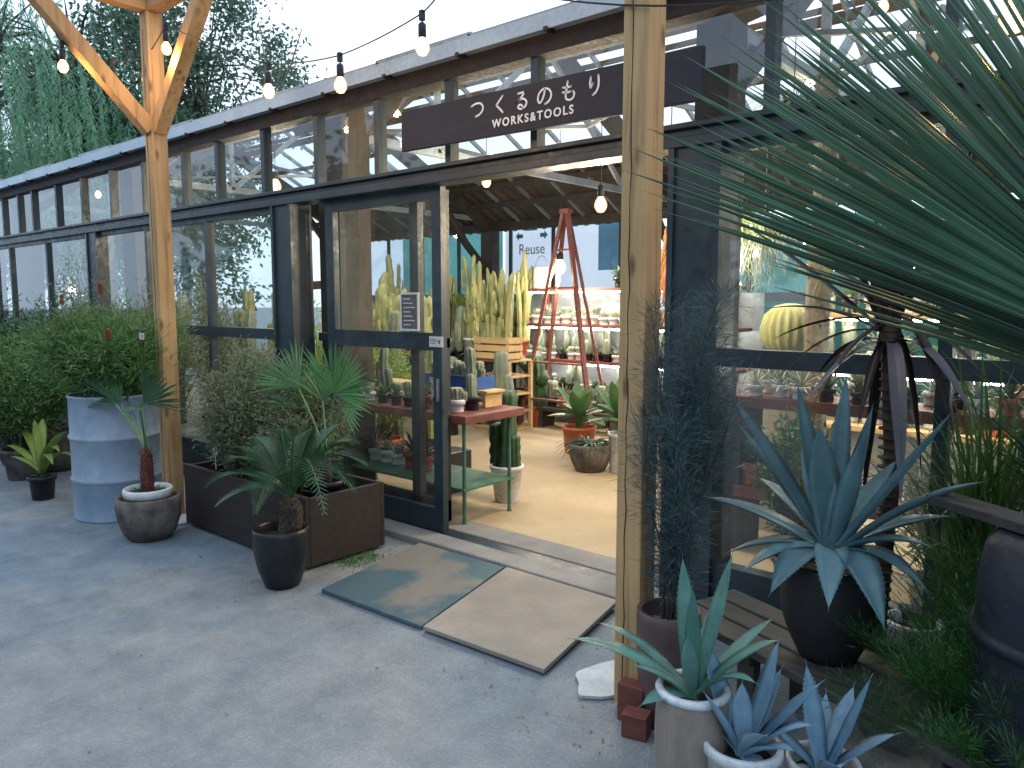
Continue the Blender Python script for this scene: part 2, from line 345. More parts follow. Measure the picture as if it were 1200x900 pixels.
# ------------------------------------------------------------------ greenhouse shop
GH=thing('greenhouse_shop','long dark steel and glass greenhouse shop with open sliding door and sloping roof','greenhouse',(-4.5,6.2,0))
FX=[-11.85,-8.45,-5.0,-1.69,1.75]
RY,RZ=6.3,4.25; BY,BZ=9.3,2.72; EY,EZ=3.25,2.86
def fz(Y): return EZ+(RZ-EZ)*(Y-EY)/(RY-EY)
def bz(Y): return BZ+(RZ-BZ)*(BY-Y)/(BY-RY)
def part(name,mb,mat,parent=None,smooth=False): return obj(name,mb,mat,parent or GH,smooth,world=True)
for x in FX:
    w=.13 if x>-9 else .11
    c=MB().box(x-w+.02,FY-.03,.0,x+w-.02,FY+.12,2.2); c.box(x-w,FY-.045,.0,x-w+.03,FY+.135,2.2); c.box(x+w-.03,FY-.045,.0,x+w,FY+.135,2.2)
    part('column',c,M['steel'])
    c=MB().box(x+.06,FY+.25,.0,x+.36,FY+.50,2.9) if x<-2 else MB().box(x-.11,FY+.16,.0,x+.06,FY+.34,2.9) ; part('inner_column',c,M['brownsteel'])
    r=MB(); r.bar((x,FY+.1,2.80),(x,RY,RZ-.12),.10,.20); part('rafter',r,M['brownsteel'])
    r=MB(); r.bar((x,BY,BZ-.1),(x,RY,RZ-.12),.10,.20); part('rafter',r,M['brownsteel'])
    r=MB(); r.tube([(x,BY-1.3,bz(BY-1.3)-.22),(x,BY-.6,bz(BY)-.35),(x,BY-.05,1.9)],.06,6); part('knee_brace',r,M['brownsteel']); r=MB().bar((x,FY+.3,2.5),(x,FY+1.4,fz(FY+1.4)-.15),.07,.1); part('knee_brace',r,M['brownsteel'])
    c=MB().box(x-.12,BY-.14,.0,x+.12,BY+.04,2.6); part('rear_column',c,M['brownsteel'])
    r=MB().bar((x,FY+.2,2.78),(x,BY-.1,2.78),.05,.07); r.bar((x,4.8,2.78),(x,4.8,fz(4.8)-.15),.04,.05); r.bar((x,7.8,2.78),(x,7.8,bz(7.8)-.15),.04,.05); r.bar((x,4.8,2.78),(x,6.3,RZ-.2),.04,.05); r.bar((x,7.8,2.78),(x,6.3,RZ-.2),.04,.05)
    part('roof_truss',r,M['galv'])
# transom beam, rails
b=MB().box(-12.5,FY-.05,2.19,3.5,FY+.10,2.235); b.box(-12.5,FY-.03,2.235,3.5,FY+.08,2.27); b.box(-12.5,FY-.06,2.27,3.5,FY+.06,2.295)
o=part('transom_beam',b,M['steel']); bevel(o,.004)
b=MB().box(-12.5,FY-.04,2.76,3.5,FY+.10,2.86); part('eave_beam',b,M['fascia'])
b=MB().box(-12.5,FY-.115,2.858,3.5,FY-.035,2.866); b.box(-12.5,FY-.120,2.846,3.5,FY-.105,2.925)
b.box(-12.5,FY-.10,2.905,3.5,FY-.02,2.925)
part('gutter',b,M['gutter'])
x=-12.4
while x<3.4:
    part('gutter_bracket',MB().bar((x,FY-.06,2.845),(x,FY-.128,2.845),.022,.02),M['fascia']); x+=.62
# mullions of the transom and panes
mx=[-12.5,-11.9,-11.17,-10.6,-10.12,-9.38,-8.67,-7.95,-7.24,-6.48,-5.915,-5.24,-4.57,-3.92,-3.277,-2.633,-2.0,-1.364,-.69,-.02,.65,1.3,1.95,2.6,3.5]
for i,x in enumerate(mx):
    part('transom_mullion',MB().box(x-.022,FY-.025,2.295,x+.022,FY+.045,2.76),M['steel'])
    if i+1<len(mx):
        q=MB(); q.add([(x+.022,FY+.01,2.295),(mx[i+1]-.022,FY+.01,2.295),(mx[i+1]-.022,FY+.01,2.76),(x+.022,FY+.01,2.76)],[(0,1,2,3)]); part('transom_pane',q,M['glass'])
# lower glazing: bays between columns with rails at 1.25
def bay(x0,x1,muls):
    xs=[x0]+muls+[x1]
    b=MB().box(x0,FY-.02,1.205,x1,FY+.05,1.285); b.box(x0,FY-.02,.045,x1,FY+.06,.28); b.box(x0,FY-.01,2.15,x1,FY+.05,2.19)
    part('window_rail',b,M['steel'])
    for i in range(len(xs)-1):
        for (a,c) in ((.28,1.205),(1.285,2.15)):
            q=MB(); q.add([(xs[i],FY+.015,a),(xs[i+1],FY+.015,a),(xs[i+1],FY+.015,c),(xs[i],FY+.015,c)],[(0,1,2,3)]); part('window_pane',q,M['glass'])
        if i>0:
            q=MB().box(xs[i]-.025,FY-.015,.28,xs[i]+.025,FY+.05,1.203); q.box(xs[i]-.025,FY-.015,1.287,xs[i]+.025,FY+.05,2.148); part('window_mullion',q,M['steel'])
bay(-12.5,-11.98,[])
bay(-11.72,-8.58,[-11.05,-9.8])
bay(-8.32,-5.13,[-7.26,-6.15])
bay(-1.56,1.62,[-.65,.5])
bay(1.88,3.5,[])
# fixed leaf behind the sliding door
b=MB()
for x in (-4.62,-3.80,-3.56): b.box(x-.04,FY+.17,.06,x+.04,FY+.22,2.19)
b.box(-4.87,FY+.17,.06,-3.52,FY+.22,.2); b.box(-4.87,FY+.17,1.2,-3.52,FY+.22,1.26)
part('fixed_door_frame',b,M['steel_dark'])
# sliding door
SD=bpy.data.objects.new('sliding_door',None); COL.objects.link(SD); SD.parent=GH; SD.location=V((-4.0,FY+.06,.03))-GH.location
x0,x1=-4.56,-3.40; y0,y1=FY+.03,FY+.075
b=MB().box(x0,y0,.04,x0+.09,y1,2.185); b.box(x1-.08,y0,.04,x1,y1,2.185); b.box(x0+.09,y0+.002,.04,x1-.08,y1-.002,.19); b.box(x0+.09,y0+.002,1.19,x1-.08,y1-.002,1.30); b.box(x0+.09,y0+.002,2.11,x1-.08,y1-.002,2.185)
o=part('door_frame',b,M['steel'],SD)
# SD is a part whose frame carries the look
for (a,c) in ((.19,1.19),(1.30,2.11)):
    q=MB(); q.add([(x0+.09,y0+.022,a),(x1-.08,y0+.022,a),(x1-.08,y0+.022,c),(x0+.09,y0+.022,c)],[(0,1,2,3)]); part('door_pane',q,M['glassdoor'],SD)
b=MB().box(-3.435,y0-.018,.88,-3.420,y0,1.02); b.box(-3.485,y0-.012,.9,-3.465,y0,1.0); part('door_handle',b,M['alu'],SD)
# rear wall
xs=[-12.5,-11.85,-11.0,-10.1,-9.2,-8.45,-8.05,-7.2,-6.0,-5.0,-4.1,-3.2,-2.4,-1.69,-.8,0,.9,1.75,2.6,3.5]
b=MB().box(-12.5,BY-.04,2.6,3.5,BY+.04,2.74); part('rear_eave_beam',b,M['brownsteel'])
b=MB().box(-12.5,BY-.05,1.5,3.5,BY+.03,1.6); b.box(-12.5,BY-.04,0,3.5,BY+.03,.35); part('rear_rail',b,M['steel_dark'])
for i,x in enumerate(xs[:-1]):
    b=MB().box(x-.02,BY-.03,.35,x+.02,BY+.02,1.5); b.box(x-.02,BY-.03,1.6,x+.02,BY+.02,2.6); part('rear_mullion',b,M['steel_dark'])
    q=MB(); q.add([(x,BY,1.6),(xs[i+1],BY,1.6),(xs[i+1],BY,2.6),(x,BY,2.6)],[(0,1,2,3)]); part('rear_pane',q,M['glassroof'])
for a,c,mt in ((-12.5,-11.0,'teal'),(-11.0,-8.05,'teal'),(-8.05,3.5,'teal')):
    q=MB(); q.add([(a,BY,.35),(c,BY,.35),(c,BY,1.5),(a,BY,1.5)],[(0,1,2,3)]); part('rear_lower_panel',q,M[mt])
# end walls
for x,mt in ((-12.5,'glass'),(3.5,'wallbeige')):
    q=MB(); q.add([(x,FY,0),(x,BY,0),(x,BY,BZ),(x,RY,RZ),(x,FY,2.86)],[(0,1,2,3,4)]); part('end_wall',q,M[mt])
# roof: front slope glazed, rear slope with a brown corrugated lower sheet, glazing, and a brown upper sheet with open slots
def slope(name,y0,y1,f,mat,dz=0,x0=-12.5,x1=3.5):
    q=MB(); q.add([(x0,y0,f(y0)+dz),(x1,y0,f(y0)+dz),(x1,y1,f(y1)+dz),(x0,y1,f(y1)+dz)],[(0,1,2,3)]); return part(name,q,mat)
slope('roof_glazing',FY-.02,RY,fz,M['glassroof'],.07)
slope('roof_glazing',6.95,8.0,bz,M['glassroof'],.02)
def sheet(name,x0,x1,y,z0,z1,mat,parent=None):
    q=MB(); q.add([(x0,y,z0),(x1,y,z0),(x1,y,z1),(x0,y,z1)],[(0,1,2,3)]); return obj(name,q,mat,parent)
def corr(name,y0,y1,f,mat):
    q=MB(); n=320; vs=[]; fs=[]
    for i in range(n+1):
        x=-12.5+16*i/n; dz=.012*(1 if i%4<2 else -1)
        vs+=[(x,y0,f(y0)+dz+.03),(x,y1,f(y1)+dz+.03)]
    for i in range(n): fs.append((2*i,2*i+1,2*i+3,2*i+2))
    q.add(vs,fs); return part(name,q,mat)
corr('roof_sheet',8.0,BY+.25,bz,M['darkroof'])
for a,c in ((6.88,6.95),(6.60,6.80),(6.30,6.50)):
    slope('roof_sheet',a,c,bz,M['darkroof'],.02)
slope('roof_glazing',6.50,6.60,bz,M['glassroof'],.021); slope('roof_glazing',6.80,6.88,bz,M['glassroof'],.021)
b=MB()
for y in (8.0,8.4,8.8): b.bar((-12.5,y,bz(y)-.04),(3.5,y,bz(y)-.04),.06,.07)
b.bar((-12.5,7.45,bz(7.45)-.04),(3.5,7.45,bz(7.45)-.04),.05,.05); b.bar((-12.5,6.95,bz(6.95)-.04),(3.5,6.95,bz(6.95)-.04),.06,.08)
for y in (4.2,5.2): b.bar((-12.5,y,fz(y)-.0),(3.5,y,fz(y)-.0),.05,.06)
b.bar((-12.5,RY,RZ-.02),(3.5,RY,RZ-.02),.1,.1)
part('roof_purlin',b,M['brownsteel'])
x=-12.2
while x<3.4:
    wd=.03; b=MB().bar((x,RY,RZ-.0),(x,BY,bz(BY)-.0),wd,.05); part('glazing_bar',b,M['galv'])
    b=MB().bar((x,FY-.05,fz(FY)+.03),(x,RY,RZ+.03),wd,.04); part('glazing_bar',b,M['galv']); x+=.62
for x in FX[:-1]:
    b=MB().bar((x+.1,7.0,bz(7.0)-.1),(x+1.7,8.0,bz(8.0)-.1),.04,.05); b.bar((x+3.3,7.0,bz(7.0)-.1),(x+1.7,8.0,bz(8.0)-.1),.04,.05)
    b.bar((x+.1,FY+.5,2.78),(x+1.6,4.8,2.78),.025,.025); b.bar((x+3.2,FY+.5,2.78),(x+1.6,4.8,2.78),.025,.025)
    part('wind_brace',b,M['galv'])
x=-12.4;i=0
while x<3.2:     # raised roof vents along the eave, each lapping the next
    z=fz(FY-.05)+.085+(.012 if i%2 else 0); b=MB().box(x,FY-.10,z,x+.80,FY+.5,z+.022)
    for k in range(4): pass
    part('roof_vent',b,M['galv']); x+=.78;i+=1
# notices on the door, belonging to the door pane: a framed chalk board and a small label
t=thing('framed_notice','small framed dark notice board hung on the sliding door glass','notice board',(-3.75,FY+.02,1.30))
b=MB(); 
for q in ((-.085,0,.0,.085,.012,.012),(-.085,0,.228,.085,.012,.24),(-.085,0,.012,-.073,.012,.228),(.073,0,.012,.085,.012,.228)): b.box(*q)
obj('frame',b,M['paper'],t); obj('board',MB().box(-.073,.003,.012,.073,.010,.228),M['slate'],t)
b=MB()
for k in range(7): b.box(-.055,.0005,.035+k*.027,.03+.02*((k*5)%3-1),.0025,.041+k*.027)
obj('chalk_lines',b,M['paper'],t)
t.location=V((-3.66,FY-.0,1.31))
t=thing('door_label','small white label stuck on the sliding door rail beside the handle','label',(-3.44,FY+.024,1.215))
obj('sheet',MB().box(-.065,0,0,.055,.004,.065),M['paper'],t)
b=MB(); b.box(.018,-.002,.02,.028,.001,.045); b.box(-.055,-.002,.045,.0,.001,.048); b.box(-.055,-.002,.034,.005,.001,.037); b.box(-.055,-.002,.02,-.01,.001,.023); obj('print',b,M['ink'],t)
#SECTION-SIGN
# ------------------------------------------------------------------ sign
SG=thing('shop_sign','long dark wooden sign board with white Japanese lettering and WORKS & TOOLS','sign',(-2.56,3.10,2.36))
sw,sh=1.0,.225
o=obj('board',MB().box(-.96,-.015,0,.96,.015,sh),M['signwood'],SG); bevel(o,.003)
SG.rotation_euler=(0,R(.6),0)
def stroke(mb,pts,w,y=-.018,n=10):
    # Catmull-Rom through the points, as a flat ribbon with round ends
    P_=[V((a,0,b)) for a,b in pts]; P_=[P_[0]*2-P_[1]]+P_+[P_[-1]*2-P_[-2]]
    path=[]
    for i in range(1,len(P_)-2):
        for k in range(n):
            t=k/n; a,b,c,d=P_[i-1],P_[i],P_[i+1],P_[i+2]
            path.append(.5*((2*b)+(c-a)*t+(2*a-5*b+4*c-d)*t*t+(3*b-a-3*c+d)*t**3))
    path.append(P_[-2])
    vs=[];fs=[]
    for i,p in enumerate(path):
        tg=(path[min(i+1,len(path)-1)]-path[max(i-1,0)]).normalized(); nn=V((-tg.z,0,tg.x))*w/2
        vs+=[p+nn+V((0,y,0)),p-nn+V((0,y,0)),p+nn+V((0,y+.003,0)),p-nn+V((0,y+.003,0))]
    for i in range(len(path)-1):
        a=4*i;b=a+4; fs+=[(a,b,b+1,a+1),(a+2,a+3,b+3,b+2),(a,a+2,b+2,b),(a+1,b+1,b+3,a+3)]
    fs+=[(0,1,3,2),(4*len(path)-4,4*len(path)-2,4*len(path)-1,4*len(path)-3)]
    mb.add(vs,fs)
    for p in (path[0],path[-1]):
        mb.add([p+V((math.cos(k*math.pi/6)*w/2,y,math.sin(k*math.pi/6)*w/2)) for k in range(12)],[tuple(range(12))])
KANA={
 'tsu':[[(.05,.72),(.35,.82),(.68,.80),(.88,.60),(.84,.36),(.62,.18),(.36,.10)]],
 'ku':[[(.68,.95),(.48,.74),(.27,.52),(.27,.47),(.50,.26),(.70,.03)]],
 'ru':[[(.27,.88),(.55,.90),(.72,.90)],[(.72,.90),(.50,.66),(.20,.40)],[(.20,.40),(.45,.56),(.68,.54),(.84,.36),(.76,.14),(.50,.04),(.32,.10),(.30,.20),(.40,.27),(.54,.22),(.58,.07)]],
 'no':[[(.52,.82),(.47,.55),(.33,.24),(.18,.16),(.08,.34),(.13,.60),(.32,.80),(.56,.85),(.80,.74),(.92,.50),(.86,.26),(.70,.11),(.54,.05)]],
 'mo':[[(.42,.97),(.36,.62),(.31,.28),(.36,.08),(.56,.01),(.76,.09),(.82,.28),(.76,.42)],[(.14,.70),(.38,.66),(.62,.68)],[(.12,.46),(.36,.41),(.60,.43)]],
 'ri':[[(.28,.92),(.24,.64),(.27,.42),(.33,.50),(.39,.60)],[(.70,.95),(.73,.66),(.70,.36),(.58,.14),(.42,.02)]]}
sx=[-.395,-.235,-.09,.06,.21,.36]; LX0,LX1=-.24,.29
for k,x in zip(('tsu','ku','ru','no','mo','ri'),sx):
    mb=MB()
    for st in KANA[k]: stroke(mb,[(x+a*.100,.105+b*.092) for a,b in st],.0095)
    obj('kana_letter',mb,M['signwhite'],SG)
def text_mesh(name,body,size,mat,parent,loc,width,bold=0,space=1.0):
    cu=bpy.data.curves.new(name,'FONT'); cu.body=body; cu.size=size; cu.extrude=.0015; cu.offset=bold; cu.space_character=space
    to=bpy.data.objects.new(name,cu); COL.objects.link(to); bpy.context.view_layer.update()
    me=bpy.data.meshes.new_from_object(to.evaluated_get(bpy.context.evaluated_depsgraph_get())); bpy.data.objects.remove(to)
    me.name=name; me.materials.clear(); me.materials.append(mat); xs_=[v.co.x for v in me.vertices]; k=width/(max(xs_)-min(xs_)); x0_=min(xs_)
    for v in me.vertices: x,y,z=v.co; v.co=((x-x0_)*k,-z,y)
    o=bpy.data.objects.new(name,me); COL.objects.link(o); o.parent=parent; o.location=loc; return o
text_mesh('latin_lettering','WORKS&TOOLS',.058,M['signwhite'],SG,(LX0,-.0175,.04),LX1-LX0,.0013,1.3)
for x in (-.8,.8): obj('bracket',MB().bar((x,.016,.10),(x,.11,.10),.03,.03),M['steel_dark'],SG)
#SECTION-PERGOLA
# ------------------------------------------------------------------ pergola
PG=thing('timber_pergola','pale timber pergola with two square posts and Y braces before the shop front','pergola',(-3.3,1.0,0))
def pp(name,mb,mat,bv=.004):
    o=obj(name,mb,mat,PG,world=True); bevel(o,bv,2); return o
PL=(-5.22,2.43); PR=(-1.44,2.36); hs=.052
for (x,y) in (PL,PR):
    b=MB().box(x-hs,y-hs,.02,x+hs,y+hs,3.36); pp('post',b,M['woodz'])
    # long drying check down the front face
    b=MB(); zz=.1; xx=x-hs*.28
    pts=[(xx+.003*math.sin(z*3)+.002*math.sin(z*11),y-hs-.0006,z*.1+.05) for z in range(33)]
    b.tube(pts,[.0012+.0013*abs(math.sin(i*.7)) for i in range(33)],4); obj('drying_crack',b,M['ink'],PG,world=True)
for (x,y) in ((PL[0],-1.6),(PR[0],-1.6)):
    pp('post',MB().box(x-hs,y-hs,.02,x+hs,y+hs,3.36),M['woodz'])
for y in (PL[1]+.0,): pp('beam',MB().box(PL[0]-hs-.02,y-.045,3.362,2.6,y+.045,3.50),M['woodx'])
pp('beam',MB().box(PL[0]-hs-.02,-1.65,3.362,2.6,-1.56,3.50),M['woodx'])
for x in (PL[0],PR[0],.9):
    pp('beam',MB().box(x-.045,-1.55,3.364,x+.045,PL[1]-.046,3.498),M['woody'])
for (x,y) in (PL,PR):
    for (dx,dy) in ((1,0),(0,-1))+(((-1,0),) if x>-2 else ()):
        L_=.72
        a=V((x+dx*hs*.8,y+dy*hs*.8,3.36-L_-.02)); c=a+V((dx*(L_-.02),dy*(L_-.02),L_+.02))
        pp('brace',MB().bar(a,c,.088,.09,up=(dx,dy,0)),M['woodz'])
# footings
def blob(name,c,rx,ry,mat,z=.004,seed=1,parent=None,h=.004):
    rr=random.Random(seed); n=28; ph=[rr.uniform(0,6.28) for _ in range(4)]
    pts=[(c[0]+rx*(1+.12*math.sin(2*a+ph[0])+.1*math.sin(3*a+ph[1])+.05*math.sin(7*a+ph[2]))*math.cos(a),c[1]+ry*(1+.12*math.sin(2*a+ph[1])+.08*math.sin(5*a+ph[3]))*math.sin(a)) for a in [2*math.pi*k/n for k in range(n)]]
    mb=MB(); mb.prism(pts,z,z+h); return obj(name,mb,mat,parent)
tag(blob('concrete_footing',at(712,798,z=0),.10,.17,M['concwhite'],seed=3,h=.012),None,None,kind='structure')
tag(blob('concrete_footing',at(200,612,z=0),.16,.15,M['concwhite'],seed=5,h=.012),None,None,kind='structure')
# red offcuts at the foot of the right post
c=V((-1.365,2.235,0))
t=tag(obj('timber_offcut',MB().box(-.045,-.035,0,.045,.035,.085),M['redwood'],loc=(c.x+.045,c.y-.045,.0),rotz=.25),'low red painted offcut with dark end, in front of the taller one','timber block'); bevel(t,.004)
t=tag(obj('timber_offcut',MB().box(-.05,-.03,0,.05,.03,.14),M['redwood'],loc=(c.x-.015,c.y+.03,.0),rotz=.1),'taller red offcut standing against the foot of the right post','timber block'); bevel(t,.004)
# boards before the door
A,B,Cc,D,E_,F_=[(-3.24,2.25),(-2.50,2.275),(-1.82,2.305),(-1.97,3.075),(-2.70,3.075),(-3.38,3.06)]
def boardm(pts,z0,z1,th=.02):
    # slightly ramped sheet: outer edge on the ground, inner edge on the kerb
    mb=MB(); vs=[(x,y,z-th) for (x,y),z in zip(pts,z0)]+[(x,y,z) for (x,y),z in zip(pts,z0)]
    mb.add(vs,[(3,2,1,0),(4,5,6,7),(0,1,5,4),(1,2,6,5),(2,3,7,6),(3,0,4,7)]); return mb
o=tag(obj('ramp_board',boardm([A,(B[0]-.012,B[1]),(E_[0]-.012,E_[1]),F_],[.024,.024,.042,.042],0),M['mat1']),'dark stained plywood ramp board with bluish worn patch before the door','board'); bevel(o,.003)
o=tag(obj('ramp_board',boardm([(B[0]+.008,B[1]-.005),Cc,D,(E_[0]+.008,E_[1])],[.032,.032,.046,.046],0),M['mat2']),'pale tan plywood ramp board lying nearer the right post','board'); bevel(o,.003)
#SECTION-LIGHTS
# ------------------------------------------------------------------ string lights
def bulb(p,label,cat='light bulb',group=None,r=.026,mat='bulbcool',socket=.055,name='festoon_bulb',cord=0):
    t=thing(name,label,cat,p,group=group)
    prof=[(.0005,-r*1.25),(r*.55,-r*1.1),(r*.95,-r*.45),(r,0),(r*.85,r*.55),(r*.5,r*1.1),(r*.42,r*1.3)]
    obj('glass_bulb',MB().lathe(prof,16),M[mat],t,True)
    obj('socket',MB().lathe([(r*.5,r*1.2),(r*.56,r*1.25),(r*.56,r*1.25+socket),(r*.3,r*1.25+socket+.008),(.001,r*1.25+socket+.009)],14),M['cable'],t,True)
    if cord: obj('cord',MB().tube([(0,0,r+socket),(.003,0,r+socket+cord*.5),(0,0,r+socket+cord)],.003,5),M['cable'],t)
    return t
G1='bulbs on the festoon string of the pergola'
bl=[(74,78,'X',-5.25,'leftmost bulb of the festoon string, against the willow'),(133,98,'X',-5.24,'second festoon bulb from the left, lit low beside the left brace'),(172,93,'X',-5.33,'festoon bulb glowing just left of the left pergola post'),
    (195,57,'Y',2.34,'festoon bulb glowing on the left pergola post itself'),(315,107,'Y',2.38,'festoon bulb in front of the eave, first right of the left post'),(399,100,'Y',2.38,'festoon bulb before the gutter above the fourth transom pane left of the sign'),(495,55,'Y',2.38,'festoon bulb against the white sky above the sign'),
    (1188,20,'Y',2.2,'festoon bulb shining through the big fan palm at the upper right corner'),(1035,8,'Y',2.9,'small festoon bulb seen between palm leaflets at the top edge')]
bp=[]
for (px,py,ax,v,lb) in bl:
    p=at(px,py,**{ax:v}); bp.append(p)
    if px==1035: bulb(p,lb,group=G1,r=.018)
    else: bulb(p,lb,group=G1,r=.031,cord=.03)
def sag(a,b,s,n=10): return [V(a).lerp(V(b),i/n)-V((0,0,s*4*(i/n)*(1-i/n))) for i in range(n+1)]
top=[p+V((0,0,.14)) for p in bp]
wp=[at(20,-40,X=-5.25)]+[top[0]]+[top[1]]+[top[2]]+[top[3]]+[top[4]]+[top[5]]+[top[6],at(530,-30,Y=2.38)]
w=[]
for i in range(len(wp)-1): w+=sag(wp[i],wp[i+1],.012 if i not in(4,) else .01,6)[:-1]
w.append(wp[-1])
mb=MB().tube(w,.0035,6)
for p in top[:7]: mb.box(p.x-.01,p.y-.01,p.z-.03,p.x+.01,p.y+.01,p.z+.012)
mb.tube(sag(at(530,-30,Y=2.38),top[7],.12,14)+[V((.6,2.0,2.5))],.0035,6)
tag(obj('festoon_cable',mb,M['cable']),'thin black festoon cable sagging between the pergola posts','cable')
bulb(at(323,218,Y=4.0),'pendant bulb on a hook glowing behind the transom glass','pendant lamp',r=.05,mat='bulb',socket=.06,name='pendant_bulb',cord=.4)
bulb(at(704,240,Y=4.3),'bare pendant bulb hanging in the doorway beside the right post','pendant lamp',r=.042,mat='bulb',socket=.07,name='pendant_bulb',cord=.5)
bulb(at(656,313,Y=7.0),'bright bare bulb hanging in front of the back shelves','pendant lamp',r=.07,mat='bulb',socket=.06,name='pendant_bulb',cord=1.6)
bulb(at(570,213,Y=5.0),'small round lamp high under the roof left of the doorway','pendant lamp',r=.04,mat='bulb',socket=.06,name='pendant_bulb',cord=.6)
bulb(at(437,148,Y=4.6),'orange bulb inside, left of the sign behind the transom glass','pendant lamp',r=.035,mat='bulb',socket=.05,name='pendant_bulb',cord=.4)
bulb(at(115,228,Y=5.2),'distant bulb behind the transom glass at the far left','pendant lamp',r=.05,mat='bulb',socket=.05,name='pendant_bulb',cord=.4)
bulb(at(840,265,Y=4.2),'small bulb hanging just right of the right door column','pendant lamp',r=.025,mat='bulb',socket=.05,name='pendant_bulb',cord=.7)
bulb(at(968,130,Y=5.0),'bulb inside the shop seen through the palm leaflets','pendant lamp',r=.03,mat='bulb',socket=.05,name='pendant_bulb',cord=.5)
t=thing('shade_lamp','dark enamel shade lamp hanging behind the transom at upper right','pendant lamp',at(873,92,Y=4.6))
obj('lamp_shade',MB().lathe([(.02,.10),(.03,.07),(.10,.0),(.105,-.01),(.095,.0),(.02,.06)],20),M['steel_dark'],t,True)
obj('glass_bulb',MB().ball((0,0,-.01),.035),M['bulbcool'],t,True); obj('cord',MB().tube([(0,0,.1),(0,0,.9)],.004,5),M['cable'],t)
bulb(at(1060,200,Y=5.6),'bare bulb added deep inside to brighten the bay behind the palm at right','pendant lamp',r=.04,mat='bulb',socket=.05,name='pendant_bulb',cord=.5)  # extra bulb, added to lift the dim interior at right
def plight(p,e,c=(1,.80,.55),r=.08):
    l=bpy.data.lights.new('bulb_light','POINT'); l.energy=e; l.color=c; l.shadow_soft_size=r; o=bpy.data.objects.new('bulb_light',l); COL.objects.link(o); o.location=p
for (p,e) in ((at(1060,200,Y=5.6),26),(at(704,240,Y=4.3),26),(at(656,313,Y=7.0),38),(at(570,213,Y=5.0),26),(at(323,218,Y=4.0),24),(at(437,148,Y=4.6),16),(at(115,228,Y=5.2),22),(at(840,265,Y=4.2),18),(at(968,130,Y=5.0),22)):  # first entry is the light of the bulb added at right
    plight(p+V((0,0,-.12)),e*2.7)
for p in bp[:8]: plight(p+V((0,0,-.06)),6,(1,.55,.22),.03)
#SECTION-POTS
# ------------------------------------------------------------------ pots and plants
def pot(t,r,h,mat,rim=.012,taper=.75,soil='soil',soilz=.85,belly=None,rimh=.03,nm='pot'):
    rb=r*taper
    if belly: outer=[(.001,0),(rb,0)]+[(rb+(r-rb)*u+belly*math.sin(math.pi*u),h*u) for u in [i/10 for i in range(1,10)]]+[(r,h-.002)]
    else: outer=[(.001,0),(rb*.96,0),(rb,.008),(r-rim,h-rimh),(r,h-rimh+.002),(r,h-.004)]
    prof=outer+[(r-.004,h),(r-.014,h),(r-.018,h-.01),(r-.022,h*soilz-.02)]
    o=obj(nm,MB().lathe(prof,40),mat,t,True)
    if soil: obj('soil',MB().disc((r-.015) if not belly else r,h*soilz-.01,bump=.008),M[soil],t,False)
    return o
def agprof(u): return (.62+1.1*u-.35*u*u)*(1 if u<.45 else max(0,1-((u-.45)/.55)**1.7)) if u<1 else 0
def agave_mesh(n,Lm,Wm,seed,spread=(10,95),droop=.5,thick=.006,z0=0):
    r=random.Random(seed); mb=MB()
    for i in range(n):
        u=i/(n-1); el=R(90-(spread[0]+(spread[1]-spread[0])*u)+r.uniform(-6,6)); az=i*2.39996+r.uniform(-.15,.15)
        d=V((math.cos(az)*math.cos(el),math.sin(az)*math.cos(el),math.sin(el)))
        Ls=Lm*(.72+.35*math.sin(math.pi*min(1,u*1.1+.1)))*r.uniform(.88,1.1)
        mb.blade(V((math.cos(az)*.02,math.sin(az)*.02,z0)),d,Ls,Wm*r.uniform(.85,1.1),droop*(.25+u*1.2)*r.uniform(.6,1.4),10,.22,agprof,thick)
    return mb
# big agave, leaves laid out by hand as they stand in the photograph, on the bench
def hand_leaves(mb,org,tips,W,thick,droopf=.35,segs=12,fold=.2):
    for (tip,wf,sg) in tips:
        tip=V(tip); d=tip-org; L_=d.length
        # aim above the tip and let the leaf sag to it
        k=sg
        ctrl=org.lerp(tip,.5)+V((0,0,k*L_))
        pts=[]
        for i in range(segs+1):
            u=i/segs; pts.append(org*(1-u)**2+ctrl*2*u*(1-u)+tip*u*u)
        vs=[];fs=[]
        sd0=d.cross(V((0,0,1)))
        if sd0.length<.25*L_:
            sd0=RT.copy()
        sd0.normalize()
        for i,p in enumerate(pts):
            u=i/segs; t=(pts[min(i+1,segs)]-pts[max(i-1,0)]).normalized(); sd=(sd0-t*sd0.dot(t)).normalized(); n=sd.cross(t)
            if n.z<0 and abs(n.z)>.15: n=-n
            w=W*wf*agprof(u)*.5+.0004; th=thick*(1-.8*u)
            for q in (-1,-.5,0,.5,1): vs.append(p+sd*(w*q)-n*(w*2*fold*(1-abs(q)**1.6)))
            for q in (.55,0,-.55): vs.append(p+sd*(w*q)-n*(w*2*fold*(1-abs(q)**1.6)+th))
        for i in range(segs):
            a=i*8;b=a+8
            for j in range(8): fs.append((a+j,a+(j+1)%8,b+(j+1)%8,b+j))
        mb.add(vs,fs)
        if thick>.003:
            mb.tube([pts[-1],pts[-1]+(pts[-1]-pts[-2]).normalized()*.018],[.0012,.0002],4)
            for i in range(2,segs-1):
                for q in (-1,1):
                    for f_ in (0,.5):
                        e0=V(vs[i*8+(0 if q<0 else 4)]); e1=V(vs[(i+1)*8+(0 if q<0 else 4)]); e=e0.lerp(e1,f_); o_=(e-pts[i].lerp(pts[i+1],f_)); 
                        if o_.length>1e-5: o_.normalize(); tg=(e1-e0).normalized(); mb.add([e-tg*.0022,e+tg*.0022,e+o_*.0045+tg*.002],[(0,1,2)])
bc=at(972,705,Y=2.6); BC=V((bc.x,2.6,0)); 
